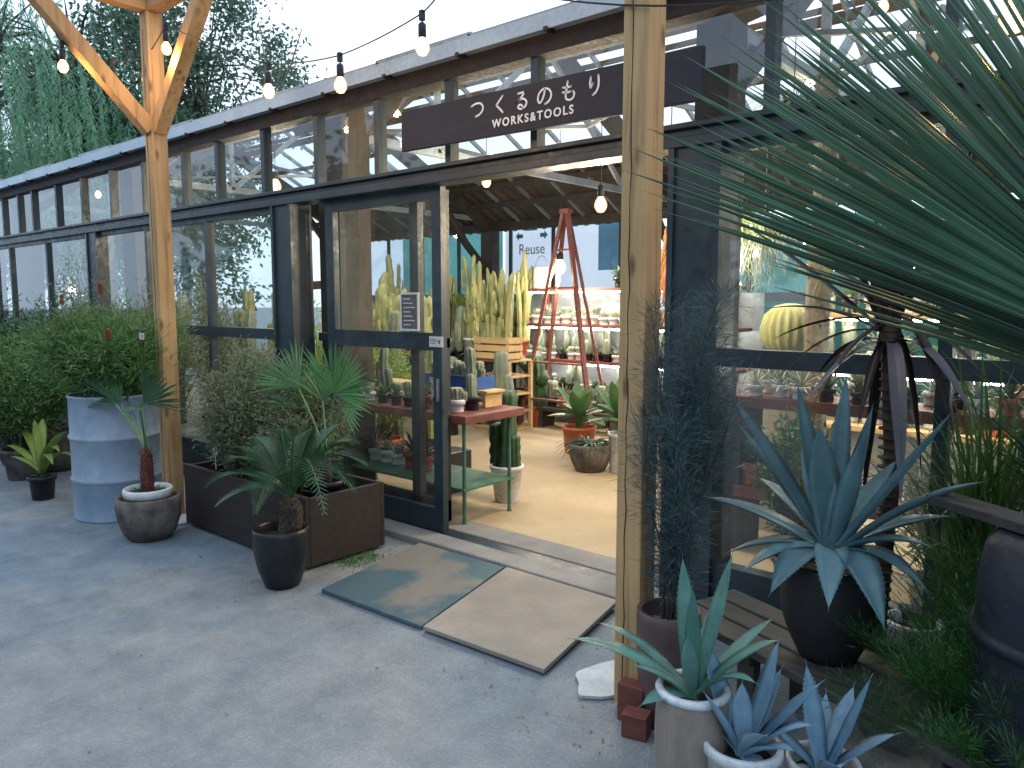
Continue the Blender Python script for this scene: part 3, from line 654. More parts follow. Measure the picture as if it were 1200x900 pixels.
t=thing('potted_agave','large blue-grey agave in a round black pot on the weathered bench','agave',(BC.x,BC.y,.30))
pot(t,.150,.33,M['blackmatte'],taper=.62,belly=.035,soilz=.92)
org=V((BC.x,BC.y,.66)); mb=MB()
def tp(x,y,dy): return at(x,y,Y=2.6+dy)
tips=[(tp(935,452,.05),1.0,.02),(tp(992,440,.12),.75,0),(tp(1022,478,.1),.8,0),(tp(1112,487,-.02),1.0,.05),(tp(1150,565,.0),1.0,.18),(tp(860,468,.05),.9,.06),
      (tp(868,500,.12),.6,.05),(tp(828,582,-.02),.95,.16),(tp(852,648,-.08),.8,.30),(tp(872,668,-.18),1.05,.42),(tp(903,695,-.28),1.2,.50),(tp(971,712,-.31),1.05,.55),(tp(1036,735,-.27),1.15,.52),(tp(1085,690,-.12),.8,.38),
      (tp(1115,605,.2),.8,.2),(tp(960,500,-.06),1.15,.0),(tp(1008,520,-.08),.9,.0),(tp(1090,640,-.1),.7,.25),(tp(940,520,.25),.8,.05),(tp(985,560,.3),.8,.1),(tp(1050,540,.3),.8,.1),(tp(890,560,.3),.7,.15)]
hand_leaves(mb,org,tips,.088,.010)
mb.tube([org-V((0,0,.06)),org+V((0,0,.10)),org+V((0,0,.24))],[.045,.035,.004],8)
o=obj('leaf_rosette',mb,L['agblue'],t,True,world=True)
# bench
dirb=V((.935,-.355,0)); nb_=V((.355,.935,0)); s0=V((-1.40,2.665,0))
t=thing('weathered_bench','low grey weathered plank bench running beside the shop front','bench',s0)
for k in range(3):
    a=s0+nb_*(-.0+k*.125)-dirb*(.02*k); c=a+dirb*(1.95-.05*k); o=obj('plank',MB().bar(a+V((0,0,.283)),c+V((0,0,.280)),.112,.032),M['oldwood'],t,world=True); bevel(o,.006)
for u in (.35,1.75):
    a=s0+dirb*u; o=obj('trestle',MB().bar(a+nb_*-.03+V((0,0,.24)),a+nb_*.3+V((0,0,.24)),.06,.05).bar(a+nb_*.0,a+nb_*.0+V((0,0,.215)),.06,.06).bar(a+nb_*.27,a+nb_*.27+V((0,0,.215)),.06,.06),M['oldwood'],t,world=True)
# brown pot with wiry blue-green bush
c=at(784,713,z=.42)
t=thing('potted_wire_bush','tall blue-green wiry bush in a brown glazed pot beside the right post','potted shrub',(c.x,c.y,0))
pot(t,.112,.42,M['brownpot'],taper=.72,rim=.0,soil='gravel',soilz=.88,belly=.012)
mb=MB(); r=random.Random(3)
stems=MB()
for i in range(20):
    a=r.uniform(0,6.28); q=.03*r.random(); pts=[V((q*math.cos(a),q*math.sin(a),.36))]
    H_=r.uniform(.7,1.16); lean=V((r.uniform(-.08,.15),r.uniform(-.06,.14),0))
    for k in range(1,9):
        u=k/8; pts.append(V((q*math.cos(a),q*math.sin(a),.36+H_*u))+lean*u+V((.05*u**.6*math.sin(a*3+u*5),.05*u**.6*math.cos(a*2+u*4),0)))
    stems.tube(pts,[.005*(1-k/10) for k in range(9)],5)
    for k in range(1000):
        u=.12+.9*r.random()**.85; u=min(u,1); f=u*8; j=min(7,int(f)); p=pts[j].lerp(pts[j+1],f-j)
        d=V((r.gauss(0,.5),r.gauss(0,.5),r.uniform(-.3,1.2))).normalized(); p=p+V((d.x,d.y,d.z*.5))*(abs(r.gauss(0,.035))*(.6+.8*u))
        mb.leaf(p,d,r.uniform(.025,.085),.0011,V((r.uniform(-1,1),r.uniform(-1,1),r.uniform(-1,1))))
obj('stems',stems,M['bark'],t); obj('foliage',mb,L['wire'],t)
# front agaves
c=at(812,806,z=.40)
t=thing('potted_agave','green-blue agave with arching leaves in a tall beige pot with pale rim','agave',(c.x,c.y,0))
pot(t,.098,.40,M['beige'],taper=.7,rim=.0,belly=.02,soilz=.9)
obj('pot_rim',MB().lathe([(.097,.385),(.104,.387),(.106,.398),(.102,.407),(.086,.407),(.084,.39)],40),M['whitepot'],t,True)
org=V((c.x,c.y,.375)); Yc=c.y; mb=MB()
def tq(x,y,dy): return at(x,y,Y=Yc+dy)
tips=[(tq(858,650,.10),1.05,.0),(tq(800,655,.05),.9,0),(tq(812,690,-.05),.7,.02),(tq(668,748,-.05),.95,.22),(tq(702,730,.12),.6,.2),(tq(752,826,-.14),1.0,.30),(tq(912,750,.10),.95,.22),(tq(905,725,.2),.75,.12),(tq(885,800,-.05),.75,.34),(tq(742,780,-.1),.6,.22),(tq(807,745,-.12),.8,.04),(tq(840,700,.2),.7,.05)]
hand_leaves(mb,org,tips,.060,.005)
obj('leaf_rosette',mb,L['aggreen'],t,True,world=True)
c=at(870,868,z=.30)
t=thing('potted_agave','small icy blue agave in a round white plastic pot at the bottom edge','agave',(c.x,c.y,0))
pot(t,.108,.30,M['whitepot'],taper=.72,rim=.010,soilz=.86)
org=V((c.x,c.y,.26)); Yc=c.y; mb=MB()
tips=[(tq(826,748,.06),.95,0),(tq(912,752,.06),1.2,0),(tq(962,800,.08),.9,.08),(tq(800,812,.0),.6,.15),(tq(826,812,-.1),.8,.15),(tq(915,785,.14),.7,.05),(tq(898,862,-.15),.8,.22),(tq(952,850,.0),.8,.25),(tq(870,800,-.1),.8,.0),(tq(850,800,.15),.8,.05),(tq(893,905,-.05),.7,.3),(tq(930,880,-.1),.7,.2)]
hand_leaves(mb,org,tips,.068,.005)
obj('leaf_rosette',mb,L['agice'],t,True,world=True)
c=at(965,890,z=.26)
t=thing('potted_agave','blue agave in white pot cut by the bottom edge, beside the icy one','agave',(c.x,c.y,0))
pot(t,.098,.26,M['whitepot'],taper=.72,rim=.010,soilz=.86)
org=V((c.x,c.y,.22)); Yc=c.y; mb=MB()
tips=[(tq(945,780,.05),.9,0),(tq(1000,805,.1),.9,0),(tq(1020,795,.05),.85,0),(tq(968,812,.15),.6,0),(tq(905,850,-.05),.8,.10),(tq(1050,860,.05),.8,.15),(tq(985,900,-.15),.8,.25),(tq(930,905,-.1),.7,.2)]
hand_leaves(mb,org,tips,.066,.005)
obj('leaf_rosette',mb,L['agice'],t,True,world=True)
# feathery corner bush
def feather(mb,st,base,n,H_,spread,seed,leafL=.03,w=.0012,dens=90,upb=.5):
    r=random.Random(seed)
    for i in range(n):
        a=r.uniform(0,6.28); e=r.uniform(.25,1); d=V((math.cos(a)*spread*e,math.sin(a)*spread*e,upb+r.uniform(0,.6))).normalized(); L_=H_*r.uniform(.5,1)
        pts=[V(base)]; t=d.copy()
        for k in range(8): pts.append(pts[-1]+t*(L_/8)); t=(t+V((r.uniform(-.1,.1),r.uniform(-.1,.1),-.06))).normalized()
        st.tube(pts,[.0022*(1-k/10) for k in range(9)],4,False)
        for k in range(dens):
            u=r.uniform(.15,1); f=u*8;j=min(7,int(f)); p=pts[j].lerp(pts[j+1],f-j); dd=(d*.6+V((r.uniform(-1,1),r.uniform(-1,1),r.uniform(-.5,.9)))).normalized()
            q=p+dd*r.uniform(0,.07*H_/.5)
            mb.leaf(q,dd,leafL*r.uniform(.6,1.4),w,V((r.uniform(-1,1),r.uniform(-1,1),1)))
c=at(1150,905,z=.12)
t=thing('potted_feathery_shrub','soft feathery dark green shrub filling the bottom right corner','shrub',(c.x,c.y,0))
pot(t,.12,.2,M['black'])
mb=MB();st=MB(); feather(mb,st,(0.05,-.04,.16),90,.54,1.0,5,.034,.0013,520); feather(mb,st,(.18,-.04,.18),80,.66,.8,6,.034,.0013,520,upb=.8)
obj('stems',st,L['grass'],t); obj('foliage',mb,L['fern'],t)
# blue drum with plank at the right edge
t=thing('blue_barrel','dark blue plastic barrel at the right edge behind the feathery shrub','barrel',(-.12,2.42,0))
obj('barrel_body',MB().lathe([(.001,0),(.22,0),(.235,.03),(.25,.2),(.255,.45),(.25,.75),(.235,.85),(.21,.875),(.001,.875)],40),M['bluedrum'],t,True)
obj('barrel_hoop',MB().lathe([(.252,.60),(.268,.605),(.268,.635),(.252,.64)],40),M['bluedrum'],t,True)
a=V((-.52,2.62,.895)); o=obj('loose_plank',MB().bar(a,a+V((.62,-.42,.0)),.10,.03),M['oldwood']); bevel(o,.004); tag(o,'grey weathered plank lying across the top of the blue barrel','plank')
# cordyline
c=at(1043,392,Y=2.95)
t=thing('cordyline','dark purple cordyline with a slender stem and drooping strap leaves','cordyline',(c.x,c.y,0))
mb=MB().tube([(.0,.0,.12),(.015,0,.5),(.03,.01,.9),(.0,0,1.42),(0,0,1.56)],[.034,.031,.029,.034,.02],10)
rr=random.Random(2); zz=.2
while zz<1.4: mb.tube([(.0+.018*math.sin(zz*2.2),0,zz),(.018*math.sin(zz*2.2),0,zz+.008)],[.036,.035],10); zz+=.035
obj('trunk',mb,M['bark'],t,True)
pot(t,.13,.2,M['black'])
mb=MB(); mb2=MB(); Yc=2.95
def strap(u): return (.55+.9*u)*(1 if u<.5 else max(0,1-((u-.5)/.5)**2)) if u<.5 else max(0,(1-((u-.5)/.5)**2))
org0=V((c.x,c.y,c.z+.0))
tips=[((1025,250),-.1,.0),((1045,240),.1,.0),((1075,285),-.05,.02),((1000,300),.05,.04),((1020,310),-.15,.05),((1065,320),-.15,.05),((905,290),.05,.10),((870,262),.2,.05),((898,362),-.05,.22),((905,398),.0,.20),((950,480),-.2,.35),((958,440),.15,.3),((905,450),-.1,.4),((1005,500),-.1,.45),((1100,250),.1,.0),((1010,270),.1,.0),((1060,240),-.05,0),((990,255),-.05,.03),((1150,400),.1,.22),((1165,455),-.05,.3),((1120,520),-.15,.45),((1080,560),.1,.5),((1180,345),.15,.1),((1035,262),-.1,.0),((1010,600),.1,.5),((1130,300),-.1,.05),((1075,265),.15,.0),((960,320),.25,.1)]
for i,((x,y),dy,sg) in enumerate(tips):
    o1=org0+V((rnd.uniform(-.012,.012),rnd.uniform(-.012,.012),rnd.uniform(-.05,.12)))
    hand_leaves(mb,o1,[(at(x,y,Y=Yc+dy),1,sg)],.044,.0015,fold=.15)
for (x,y),dy,sg,wf in [((1056,590),-.22,.50,1.3),((1140,490),-.18,.42,1.1),((945,470),-.22,.30,1)]:
    hand_leaves(mb2,org0-V((0,0,.02)),[(at(x,y,Y=Yc+dy),wf,sg)],.040,.0015,fold=.12)
obj('leaves',mb,L['purple'],t,world=True); obj('bent_leaves',mb2,L['purplegrey'],t,world=True)
# giant fan palm
t=thing('fan_palm','huge fan palm reaching in from the upper right with long narrow leaflets','palm',(.42,2.05,0))
tr=MB(); tr.tube([(.42,2.05,0),(.42,2.04,.6),(.40,2.02,1.15),(.38,2.0,1.3)],[.11,.10,.10,.08],14); obj('trunk',tr,M['bark'],t,True,world=True)
def fanleaf(mb,hub,axis,nrm,L_,n,a0,a1,seed,wid=.016,dr=.25,cup=.12,split=.6,st=None,root=None,pet=.5,bw=1.05):
    r=random.Random(seed); hub=V(hub); axis=V(axis).normalized(); nrm=V(nrm); nrm=(nrm-axis*nrm.dot(axis)).normalized(); side=nrm.cross(axis)
    dth=abs(R(a1-a0))/n
    for i in range(n):
        a=R(a0+(a1-a0)*(i+.5)/n)+r.uniform(-.25,.25)*dth
        d=axis*math.cos(a)+side*math.sin(a)+nrm*cup*(1-math.cos(a))+nrm*r.uniform(-.03,.03)
        d.normalize(); Ls=L_*r.uniform(.86,1.04)*(1-.10*abs(a)/3)
        wm=2*Ls*split*math.tan(dth/2)*bw
        def pr(u,wm=wm,sp=split):
            return (wm/wid)*min(1,u/sp+.04) if u<sp else (wm/wid)*max(0,1-(u-sp)/(1-sp))**.65
        sd=side*math.cos(a)-axis*math.sin(a)
        mb.blade(hub,d,Ls,wid,dr*r.uniform(.4,1.4),10,.28,pr,0,side=sd)
    if st is not None and root is not None:
        root=V(root); st.tube([root,root.lerp(hub,.5)+V((0,0,.03)),hub],[.016*pet,.012*pet,.009*pet],8)
mb=MB(); st=MB()
root=(.38,2.0,1.25)
def fl(hx,hy,hd,tx,ty,td,L_,n,a0,a1,seed,dr,wid=.013,cup=.05,nrm=None):
    h=at(hx,hy,d=hd); q=at(tx,ty,d=td); fanleaf(mb,h,q-h,nrm or (-FW+V((0,0,.15))),L_,n,a0,a1,seed,dr=dr,wid=wid,cup=cup,st=st,root=root,pet=1,bw=1.55)
fl(1440,470,1.32,850,70,1.62,1.16,120,-78,15,1,.07)
fl(1470,500,1.42,860,120,1.78,1.22,110,-62,13,2,.10)
fl(1520,540,1.55,930,260,1.95,1.1,70,-52,5,5,.14)
fl(1620,420,1.75,1300,-150,1.9,.95,50,-60,50,3,.3)
obj('fan_leaves',mb,L['fan'],t,world=True); obj('petioles',st,L['grass'],t,world=True)
# grasses and leafy plants right
def grassplant(name,label,cat,loc,n,H_,W,mat,seed,z0=.15,potr=.11,poth=.17,pm='black',out=.6,droop=1.1,segs=8,stem=None):
    r=random.Random(seed); t=thing(name,label,cat,loc); pot(t,potr,poth,M[pm]); mb=MB()
    for i in range(n):
        a=r.uniform(0,6.28); e=r.uniform(.05,out); d=V((math.cos(a)*e,math.sin(a)*e,1))
        z=z0+(r.uniform(0,stem) if stem else 0)
        mb.blade((r.uniform(-.03,.03),r.uniform(-.03,.03),z),d,H_*r.uniform(.5,1.05),W*r.uniform(.7,1.2),droop*r.uniform(.3,1.5),segs,.2,lambda u:min(1,.5+u*2)*(1-u)**.6)
    obj('foliage',mb,L[mat],t); return t
grassplant('potted_grass_plant','arching green grass-like plant left of the blue barrel','potted plant',(-.50,3.02,.0),210,.62,.014,'grass',11,stem=.65,out=.9)
grassplant('potted_grass_plant','dense dark grass plant at the right edge behind the blue barrel','potted plant',(-.22,2.95,.0),240,.62,.017,'shrubdark',12,stem=.75,out=1.0)
grassplant('potted_grass_plant','tall light green reed-like plant by the cordyline','potted plant',(-.42,3.0,.3),60,.8,.012,'grass',13,stem=.3,out=.5,pm='stone')
c=at(1072,720,z=.30); t=thing('nursery_pot','white rimmed nursery pot on the ground behind the black agave pot','pot',(c.x,c.y,.08)); pot(t,.11,.2,M['whitepot'],soilz=.8)
c=at(1128,770,z=.30); t=thing('nursery_pot','grey rimmed empty pot beside the feathery shrub','pot',(c.x-.0,c.y+.02,.12)); pot(t,.12,.2,M['stone'],soilz=.5,taper=.8)
#SECTION-LEFT
# ------------------------------------------------------------------ left group
t=thing('wooden_planter','long dark brown wooden planter box beside the sliding door','planter',(-4.25,2.65,0))
X0,X1,Y0,Y1,hh=-4.95,-3.56,2.38,2.94,.41
b=MB().box(X0,Y0,.02,X1,Y0+.03,hh); b.box(X0,Y1-.03,.02,X1,Y1,hh); b.box(X0,Y0+.03,.02,X0+.03,Y1-.03,hh); b.box(X1-.03,Y0+.03,.02,X1,Y1-.03,hh)
o=obj('box_side',b,M['planter'],t,world=True); bevel(o,.004)
obj('soil',MB().box(X0+.03,Y0+.03,.05,X1-.03,Y1-.03,.27),M['soil'],t,world=True)
obj('capping',MB().box(X0+.0,Y0-.004,hh,X1,Y0+.032,hh+.008),M['planter'],t,world=True)
def bush(name,label,loc,n,H_,rad,mat,seed,leafL,w,dens,stemmat='bark',z0=0,up=.9,potd=None,cat='shrub',rounded=True):
    r=random.Random(seed); t=thing(name,label,cat,loc); mb=MB(); st=MB()
    if potd: pot(t,potd[0],potd[1],M[potd[2]])
    for i in range(n):
        a=r.uniform(0,6.28); e=math.sqrt(r.random())*rad; top=V((math.cos(a)*e,math.sin(a)*e,z0+H_*(r.uniform(.6,1)*(1-.35*(e/rad)**2))))
        b0=V((math.cos(a)*e*.15,math.sin(a)*e*.15,z0)); mid=b0.lerp(top,.5)+V((r.uniform(-.04,.04),r.uniform(-.04,.04),.04)); st.tube([b0,mid,top],[.006,.004,.001],4,False)
        for k in range(dens):
            u=r.uniform(.25,1.02)
            p=b0*(1-u)**2+mid*2*u*(1-u)+top*u*u; d=V((r.gauss(0,1),r.gauss(0,1),r.gauss(up*.5,.8))).normalized(); p=p+d*r.uniform(0,.11*rad/.4)
            mb.leaf(p,d,leafL*r.uniform(.5,1.4),w,V((r.uniform(-1,1),r.uniform(-1,1),r.uniform(.2,1))))
    obj('stems',st,M[stemmat],t); obj('foliage',mb,L[mat],t); return t
bush('wispy_shrub','fine grey-green wispy shrub in the left part of the wooden planter',(-4.55,2.68,0),90,1.0,.36,'olive',21,.04,.004,280,z0=.25)
bush('wispy_shrub','sparser olive wispy shrub in the middle of the wooden planter',(-4.10,2.74,0),64,.88,.28,'olive',22,.04,.004,240,z0=.25)
# label stake in planter
t=thing('plant_tag','white plant tag with a pink flower standing in the planter','plant tag',(at(252,527,Y=2.45)))
obj('tag_card',MB().box(-.03,0,-.035,.03,.002,.035),M['paper'],t); obj('flower_print',MB().prism([(.016*math.cos(a*.785)*(1 if a%2 else .6),.016*math.sin(a*.785)*(1 if a%2 else .6)) for a in range(8)],0,.001),M['pink'],t,loc=(0,-.001,-.006)).rotation_euler=(R(90),0,0)
obj('stake',MB().box(-.004,.0005,-.13,.004,.0025,-.035),M['paper'],t)
# fan palm in a black pot within the planter
c=at(383,552,Y=2.62)
t=thing('potted_fan_palm','young fan palm with pleated leaves in a black pot inside the planter','palm',(c.x,2.62,.272))
pot(t,.10,.19,M['black'],taper=.8)
tr=MB().tube([(0,0,.15),(.0,0,.24),(.01,0,.33)],[.025,.028,.018],8); obj('trunk',tr,M['bark'],t,True)
mb=MB();st=MB(); rt=V((c.x+.01,2.62,.272+.31))
def fan_at(hx,hy,tx,ty,dy,L_,n,a,seed,nrm=None,dyt=0,**k):
    rr_=random.Random(seed); nrm=(V((0,0,CH))-rt).normalized()+V((rr_.uniform(-.3,.3),rr_.uniform(-.3,.3),.3+rr_.uniform(-.2,.2)))
    hub=at(hx,hy,Y=2.62+dy); tip=at(tx,ty,Y=2.62+dy+dyt); fanleaf(mb,hub,tip-hub,nrm,L_,n,-a,a,seed,st=st,root=rt,**k)
fan_at(350,455,300,395,.0,.40,24,38,31,dr=.3)
fan_at(392,462,415,395,-.05,.32,30,78,32,dr=.15)
fan_at(360,480,330,420,.08,.30,20,60,33,dr=.3)
fan_at(400,478,445,440,.06,.26,22,60,34,dr=.3)
fan_at(378,470,375,420,.1,.26,20,50,35,dr=.3)
obj('fan_leaves',mb,L['fan2'],t,world=True); obj('petioles',st,L['aloe'],t,world=True)
mb=MB(); r=random.Random(9)
t=thing('clover_clump','small bright green leafy clump in the planter beside the fan palm','plant',(-3.72,2.56,.44))
for i in range(90):
    a=r.uniform(0,6.28); e=r.uniform(0,.07); mb.leaf(V((e*math.cos(a),e*math.sin(a),r.uniform(-.03,.03))),V((math.cos(a),math.sin(a),.5)).normalized(),.03,.012,V((0,0,1)))
obj('foliage',mb,L['weed'],t); obj('nursery_pot',MB().lathe([(.001,-.17),(.06,-.17),(.08,-.03),(.082,-.02),(.07,-.02)],24),M['black'],t,True)
# cycad
cy=V((-3.50,2.19,0))
t=thing('potted_cycad','sago cycad with glossy dark fronds in a black pot before the planter','cycad',cy)
pot(t,.145,.315,M['black'],taper=.62,rim=.004,belly=.02,soilz=.85,nm='pot')
tr=MB(); tr.tube([(.03,.02,.24),(.045,.03,.33),(.05,.035,.42),(.05,.035,.47)],[.055,.062,.058,.03],12)
r=random.Random(4)
for i in range(90):
    a=i*2.4; z=.26+.2*i/90; p=V((.045+.055*math.cos(a),.03+.055*math.sin(a),z)); tr.blade(p,V((math.cos(a),math.sin(a),1.1)),.032,.018,0,2,.2)
obj('trunk',tr,M['bark'],t)
def frond(mb,st,org,tip,sag_,n=38,ll=.125,w=.0105,seed=1):
    r=random.Random(seed); org=V(org);tip=V(tip);Lq=(tip-org).length; ctrl=org.lerp(tip,.5)+V((0,0,sag_*Lq)); pts=[]
    for i in range(n+1): u=i/n; pts.append(org*(1-u)**2+ctrl*2*u*(1-u)+tip*u*u)
    st.tube(pts[::3]+[pts[-1]],.0035,5,False)
    for i in range(3,n+1):
        u=i/n; tg=(pts[i]-pts[i-1]).normalized(); sd=tg.cross(V((0,0,1)));
        if sd.length<.2: sd=V((1,0,0))
        sd.normalize(); n_=sd.cross(tg)
        for s in (-1,1):
            d=(sd*s*.8+tg*(.55+.5*u)+n_*.28).normalized(); mb.blade(pts[i],d,ll*math.sin(math.pi*min(.97,.18+.8*u))*r.uniform(.9,1.1)+.012,w,.15,3,.15)
mb=MB();st=MB(); org=cy+V((.05,.035,.47))
fr=[((240,572),-.1,.3),((300,512),.05,.2),((330,505),.1,.15),((262,545),.05,.3),((420,520),.12,.35),((430,545),.0,.35),((365,505),.15,.15),((255,592),-.25,.35),((300,600),-.4,.5),((395,500),.25,.2),((275,525),.2,.2),((415,575),-.1,.4),((345,500),-.15,.2),((380,600),-.35,.5)]
for i,((x,y),dy,sg) in enumerate(fr):
    frond(mb,st,org,at(x,y,Y=2.22+dy),sg,seed=i)
obj('fronds',mb,L['cycad'],t,world=True); obj('rachis',st,L['grass'],t,world=True)
# weeds by the kerb
mb=MB(); r=random.Random(8); wc=at(418,655,z=0)
for i in range(420):
    p=V((wc.x+r.gauss(0,.08),wc.y+r.gauss(0,.09),.002)); 
    mb.blade(p,V((r.uniform(-1,1),r.uniform(-1,1),.9)),r.uniform(.02,.05),.006,.8,3,.1)
tag(obj('weeds',mb,L['weed']),'low green weeds growing by the kerb between planter and ramp board','weeds',kind='stuff')
mb=MB(); r=random.Random(400)
spots=[(-1.55,2.15,.35),(-2.9,2.2,.6),(-3.6,2.0,.5),(-4.6,1.9,.6),(-5.5,1.7,.7),(-1.9,2.2,.4),(-6.5,1.9,.8),(-2.2,1.2,1.3),(-4,.8,1.5)]
for i in range(150):
    x,y,q=r.choice(spots); p=V((x+r.gauss(0,q*.6),y+r.gauss(0,q*.35),.004)); a=r.uniform(0,6.28); mb.leaf(p,V((math.cos(a),math.sin(a),r.uniform(.02,.25))),r.uniform(.008,.03),r.uniform(.002,.006),V((0,0,1)))
tag(obj('leaf_litter',mb,L['litter']),'dry leaf scraps and crumbs strewn over the asphalt','leaf litter',kind='stuff')
# steel drum
t=thing('oil_drum','pale blue-grey steel drum standing left of the left pergola post','drum',(-5.60,2.22,0))
pr=[(.001,0),(.285,0),(.29,.012),(.285,.02)]
for z in (.28,.57): pr+=[(.285,z-.02),(.292,z-.012),(.297,z),(.292,z+.012),(.285,z+.02)]
pr+=[(.285,.835),(.292,.845),(.290,.86),(.275,.86),(.272,.84),(.27,.70)]
obj('drum_body',MB().lathe(pr,56),M['drum'],t,True); obj('soil',MB().disc(.272,.78),M['soil'],t)
# shrub in the drum with spikes
def spikes(t,pts,h=.085,r_=.017):
    for p in pts:
        mb=MB(); rr=random.Random(int(p[0]*999)); p=V(p)
        for k in range(260):
            a=rr.uniform(0,6.28); z=rr.uniform(0,h); q=V((math.cos(a)*r_*.6,math.sin(a)*r_*.6,z)); mb.leaf(q,V((math.cos(a),math.sin(a),.5)).normalized(),r_*.7,.003,V((0,0,1)))
        mb.lathe([(.001,0),(r_*.7,.005),(r_*.7,h-.01),(.001,h)],8)
        o=obj('flower_spike',mb,L['orange'],t); o.location=p-t.location
t=bush('banksia_shrub','bushy green banksia with orange flower spikes growing in the steel drum',(-5.62,2.24,0),90,.74,.52,'shrub',41,.065,.0042,190,z0=.78)
spikes(t,[at(118,345,Y=2.25),at(73,358,Y=2.2),at(66,385,Y=2.1),at(127,400,Y=2.05)])
tg=thing('plant_tag','pink and white plant tag hanging in the banksia','plant tag',at(166,394,Y=2.15)); obj('tag_card',MB().box(-.035,0,-.02,.03,.002,.02),M['paper'],tg); obj('flower_print',MB().box(-.01,-.002,-.012,.022,.0,.012),M['pink'],tg)
bush('leafy_shrub','broad green shrub behind the drum at the left edge',at(30,560,z=0),90,1.12,.6,'shrub',42,.06,.006,150,z0=.25,potd=(.17,.26,'stone'))
bush('leafy_shrub','dark blue-green shrub farther left along the shop front',(-8.7,2.75,0),90,1.25,.6,'shrubdark',43,.06,.007,150,z0=.25,potd=(.2,.26,'black'))
bush('leafy_shrub','tall thin shrub before the far left windows',(-7.85,2.85,0),50,1.75,.28,'olive',44,.05,.004,180,z0=.25,potd=(.16,.26,'black'))
bush('leafy_shrub','greyish shrub at the far left end of the glass front',(-10.6,2.7,0),80,1.5,.6,'shrubdark',45,.07,.008,130,z0=.25,potd=(.2,.26,'black'))
bush('leafy_shrub','yellow-green shrub growing between drum and glass front',(-6.5,2.95,0),80,1.45,.4,'olive',46,.05,.004,150,z0=.25,potd=(.16,.26,'black'))
for (px,py,rr_,h,mt,lb) in ((52,552,.2,.36,'stone','broad grey stone pot just left of the steel drum'),(8,545,.17,.3,'black','black plastic nursery pot at the left edge of the picture')):
    c=at(px,py,z=0); t=thing('nursery_pot',lb,'pot',(c.x,c.y+.1,0)); pot(t,rr_,h,M[mt],belly=.02)
c=at(48,540,Y=2.0)
t=thing('potted_leafy_plant','low plant with long bright yellow-green leaves left of the drum','potted plant',(c.x,2.0,0)); pot(t,.10,.18,M['black'])
mb=MB(); org=V((c.x,2.0,.2))
for (x,y),dy in [((5,522),-.1),((12,535),-.15),((40,492),0),((78,505),.05),((70,530),-.15),((25,505),.1),((62,545),-.2),((50,490),.15),((85,535),0)]:
    hand_leaves(mb,org,[(at(x,y,Y=2.0+dy),1,.25)],.065,.002,fold=.1)
obj('leaves',mb,L['yellow'],t,True,world=True)
# stone bowl with palm
pc=V((-4.86,2.10,0))
t=thing('potted_windmill_palm','small windmill palm in a white pot set inside a round stone bowl','palm',pc)
obj('stone_bowl',MB().lathe([(.001,0),(.12,0),(.155,.04),(.185,.13),(.195,.22),(.192,.265),(.178,.275),(.165,.26),(.16,.15),(.001,.1)],40),M['stone'],t,True)
o=obj('inner_pot',MB().lathe([(.001,.11),(.10,.11),(.128,.27),(.145,.275),(.147,.315),(.14,.325),(.128,.322),(.122,.29)],40),M['whitepot'],t,True); obj('soil',MB().disc(.125,.295),M['soil'],t)
tr=MB().tube([(0,0,.28),(0,0,.4),(.005,0,.53),(.0,0,.58)],[.035,.042,.034,.015],10); r=random.Random(5)
for i in range(120):
    a=i*2.4; z=.29+.27*i/120; tr.blade(V((.034*math.cos(a),.034*math.sin(a),z)),V((math.cos(a),math.sin(a),1.0+r.uniform(-.4,.4))),.035,.012,.1,2,.1)
obj('trunk',tr,M['redbrown'],t)
mb=MB();st=MB(); rt=pc+V((0,0,.56))
def fan2(hx,hy,tx,ty,dy,L_,n,a,seed,nrm,dyt=0):
    rr_=random.Random(seed); nrm=(V((0,0,CH))-rt).normalized()+V((rr_.uniform(-.3,.3),rr_.uniform(-.3,.3),.3+rr_.uniform(-.2,.2)))
    hub=at(hx,hy,Y=2.10+dy); tip=at(tx,ty,Y=2.10+dy+dyt); fanleaf(mb,hub,tip-hub,nrm,L_,n,-a,a,seed,st=st,root=rt,dr=.12,wid=.014)
fan2(142,474,104,404,0,.50,20,24,51,0)
fan2(136,474,52,436,-.05,.52,18,17,52,0)
fan2(168,474,216,420,.03,.44,24,32,53,0)
fan2(150,470,116,418,.08,.36,14,30,54,0)
fan2(164,480,140,468,-.12,.14,12,60,55,0)
obj('fan_leaves',mb,L['fan2b'],t,world=True); obj('petioles',st,L['aloe'],t,world=True)
mb=MB(); r=random.Random(15)
for i in range(70):
    a=r.uniform(0,6.28); mb.blade(V((.09*math.cos(a),.09*math.sin(a),.295)),V((math.cos(a)*.6,math.sin(a)*.6,.9)),r.uniform(.02,.05),.01,.5,3,.1)
obj('ground_cover',mb,L['weed'],t)
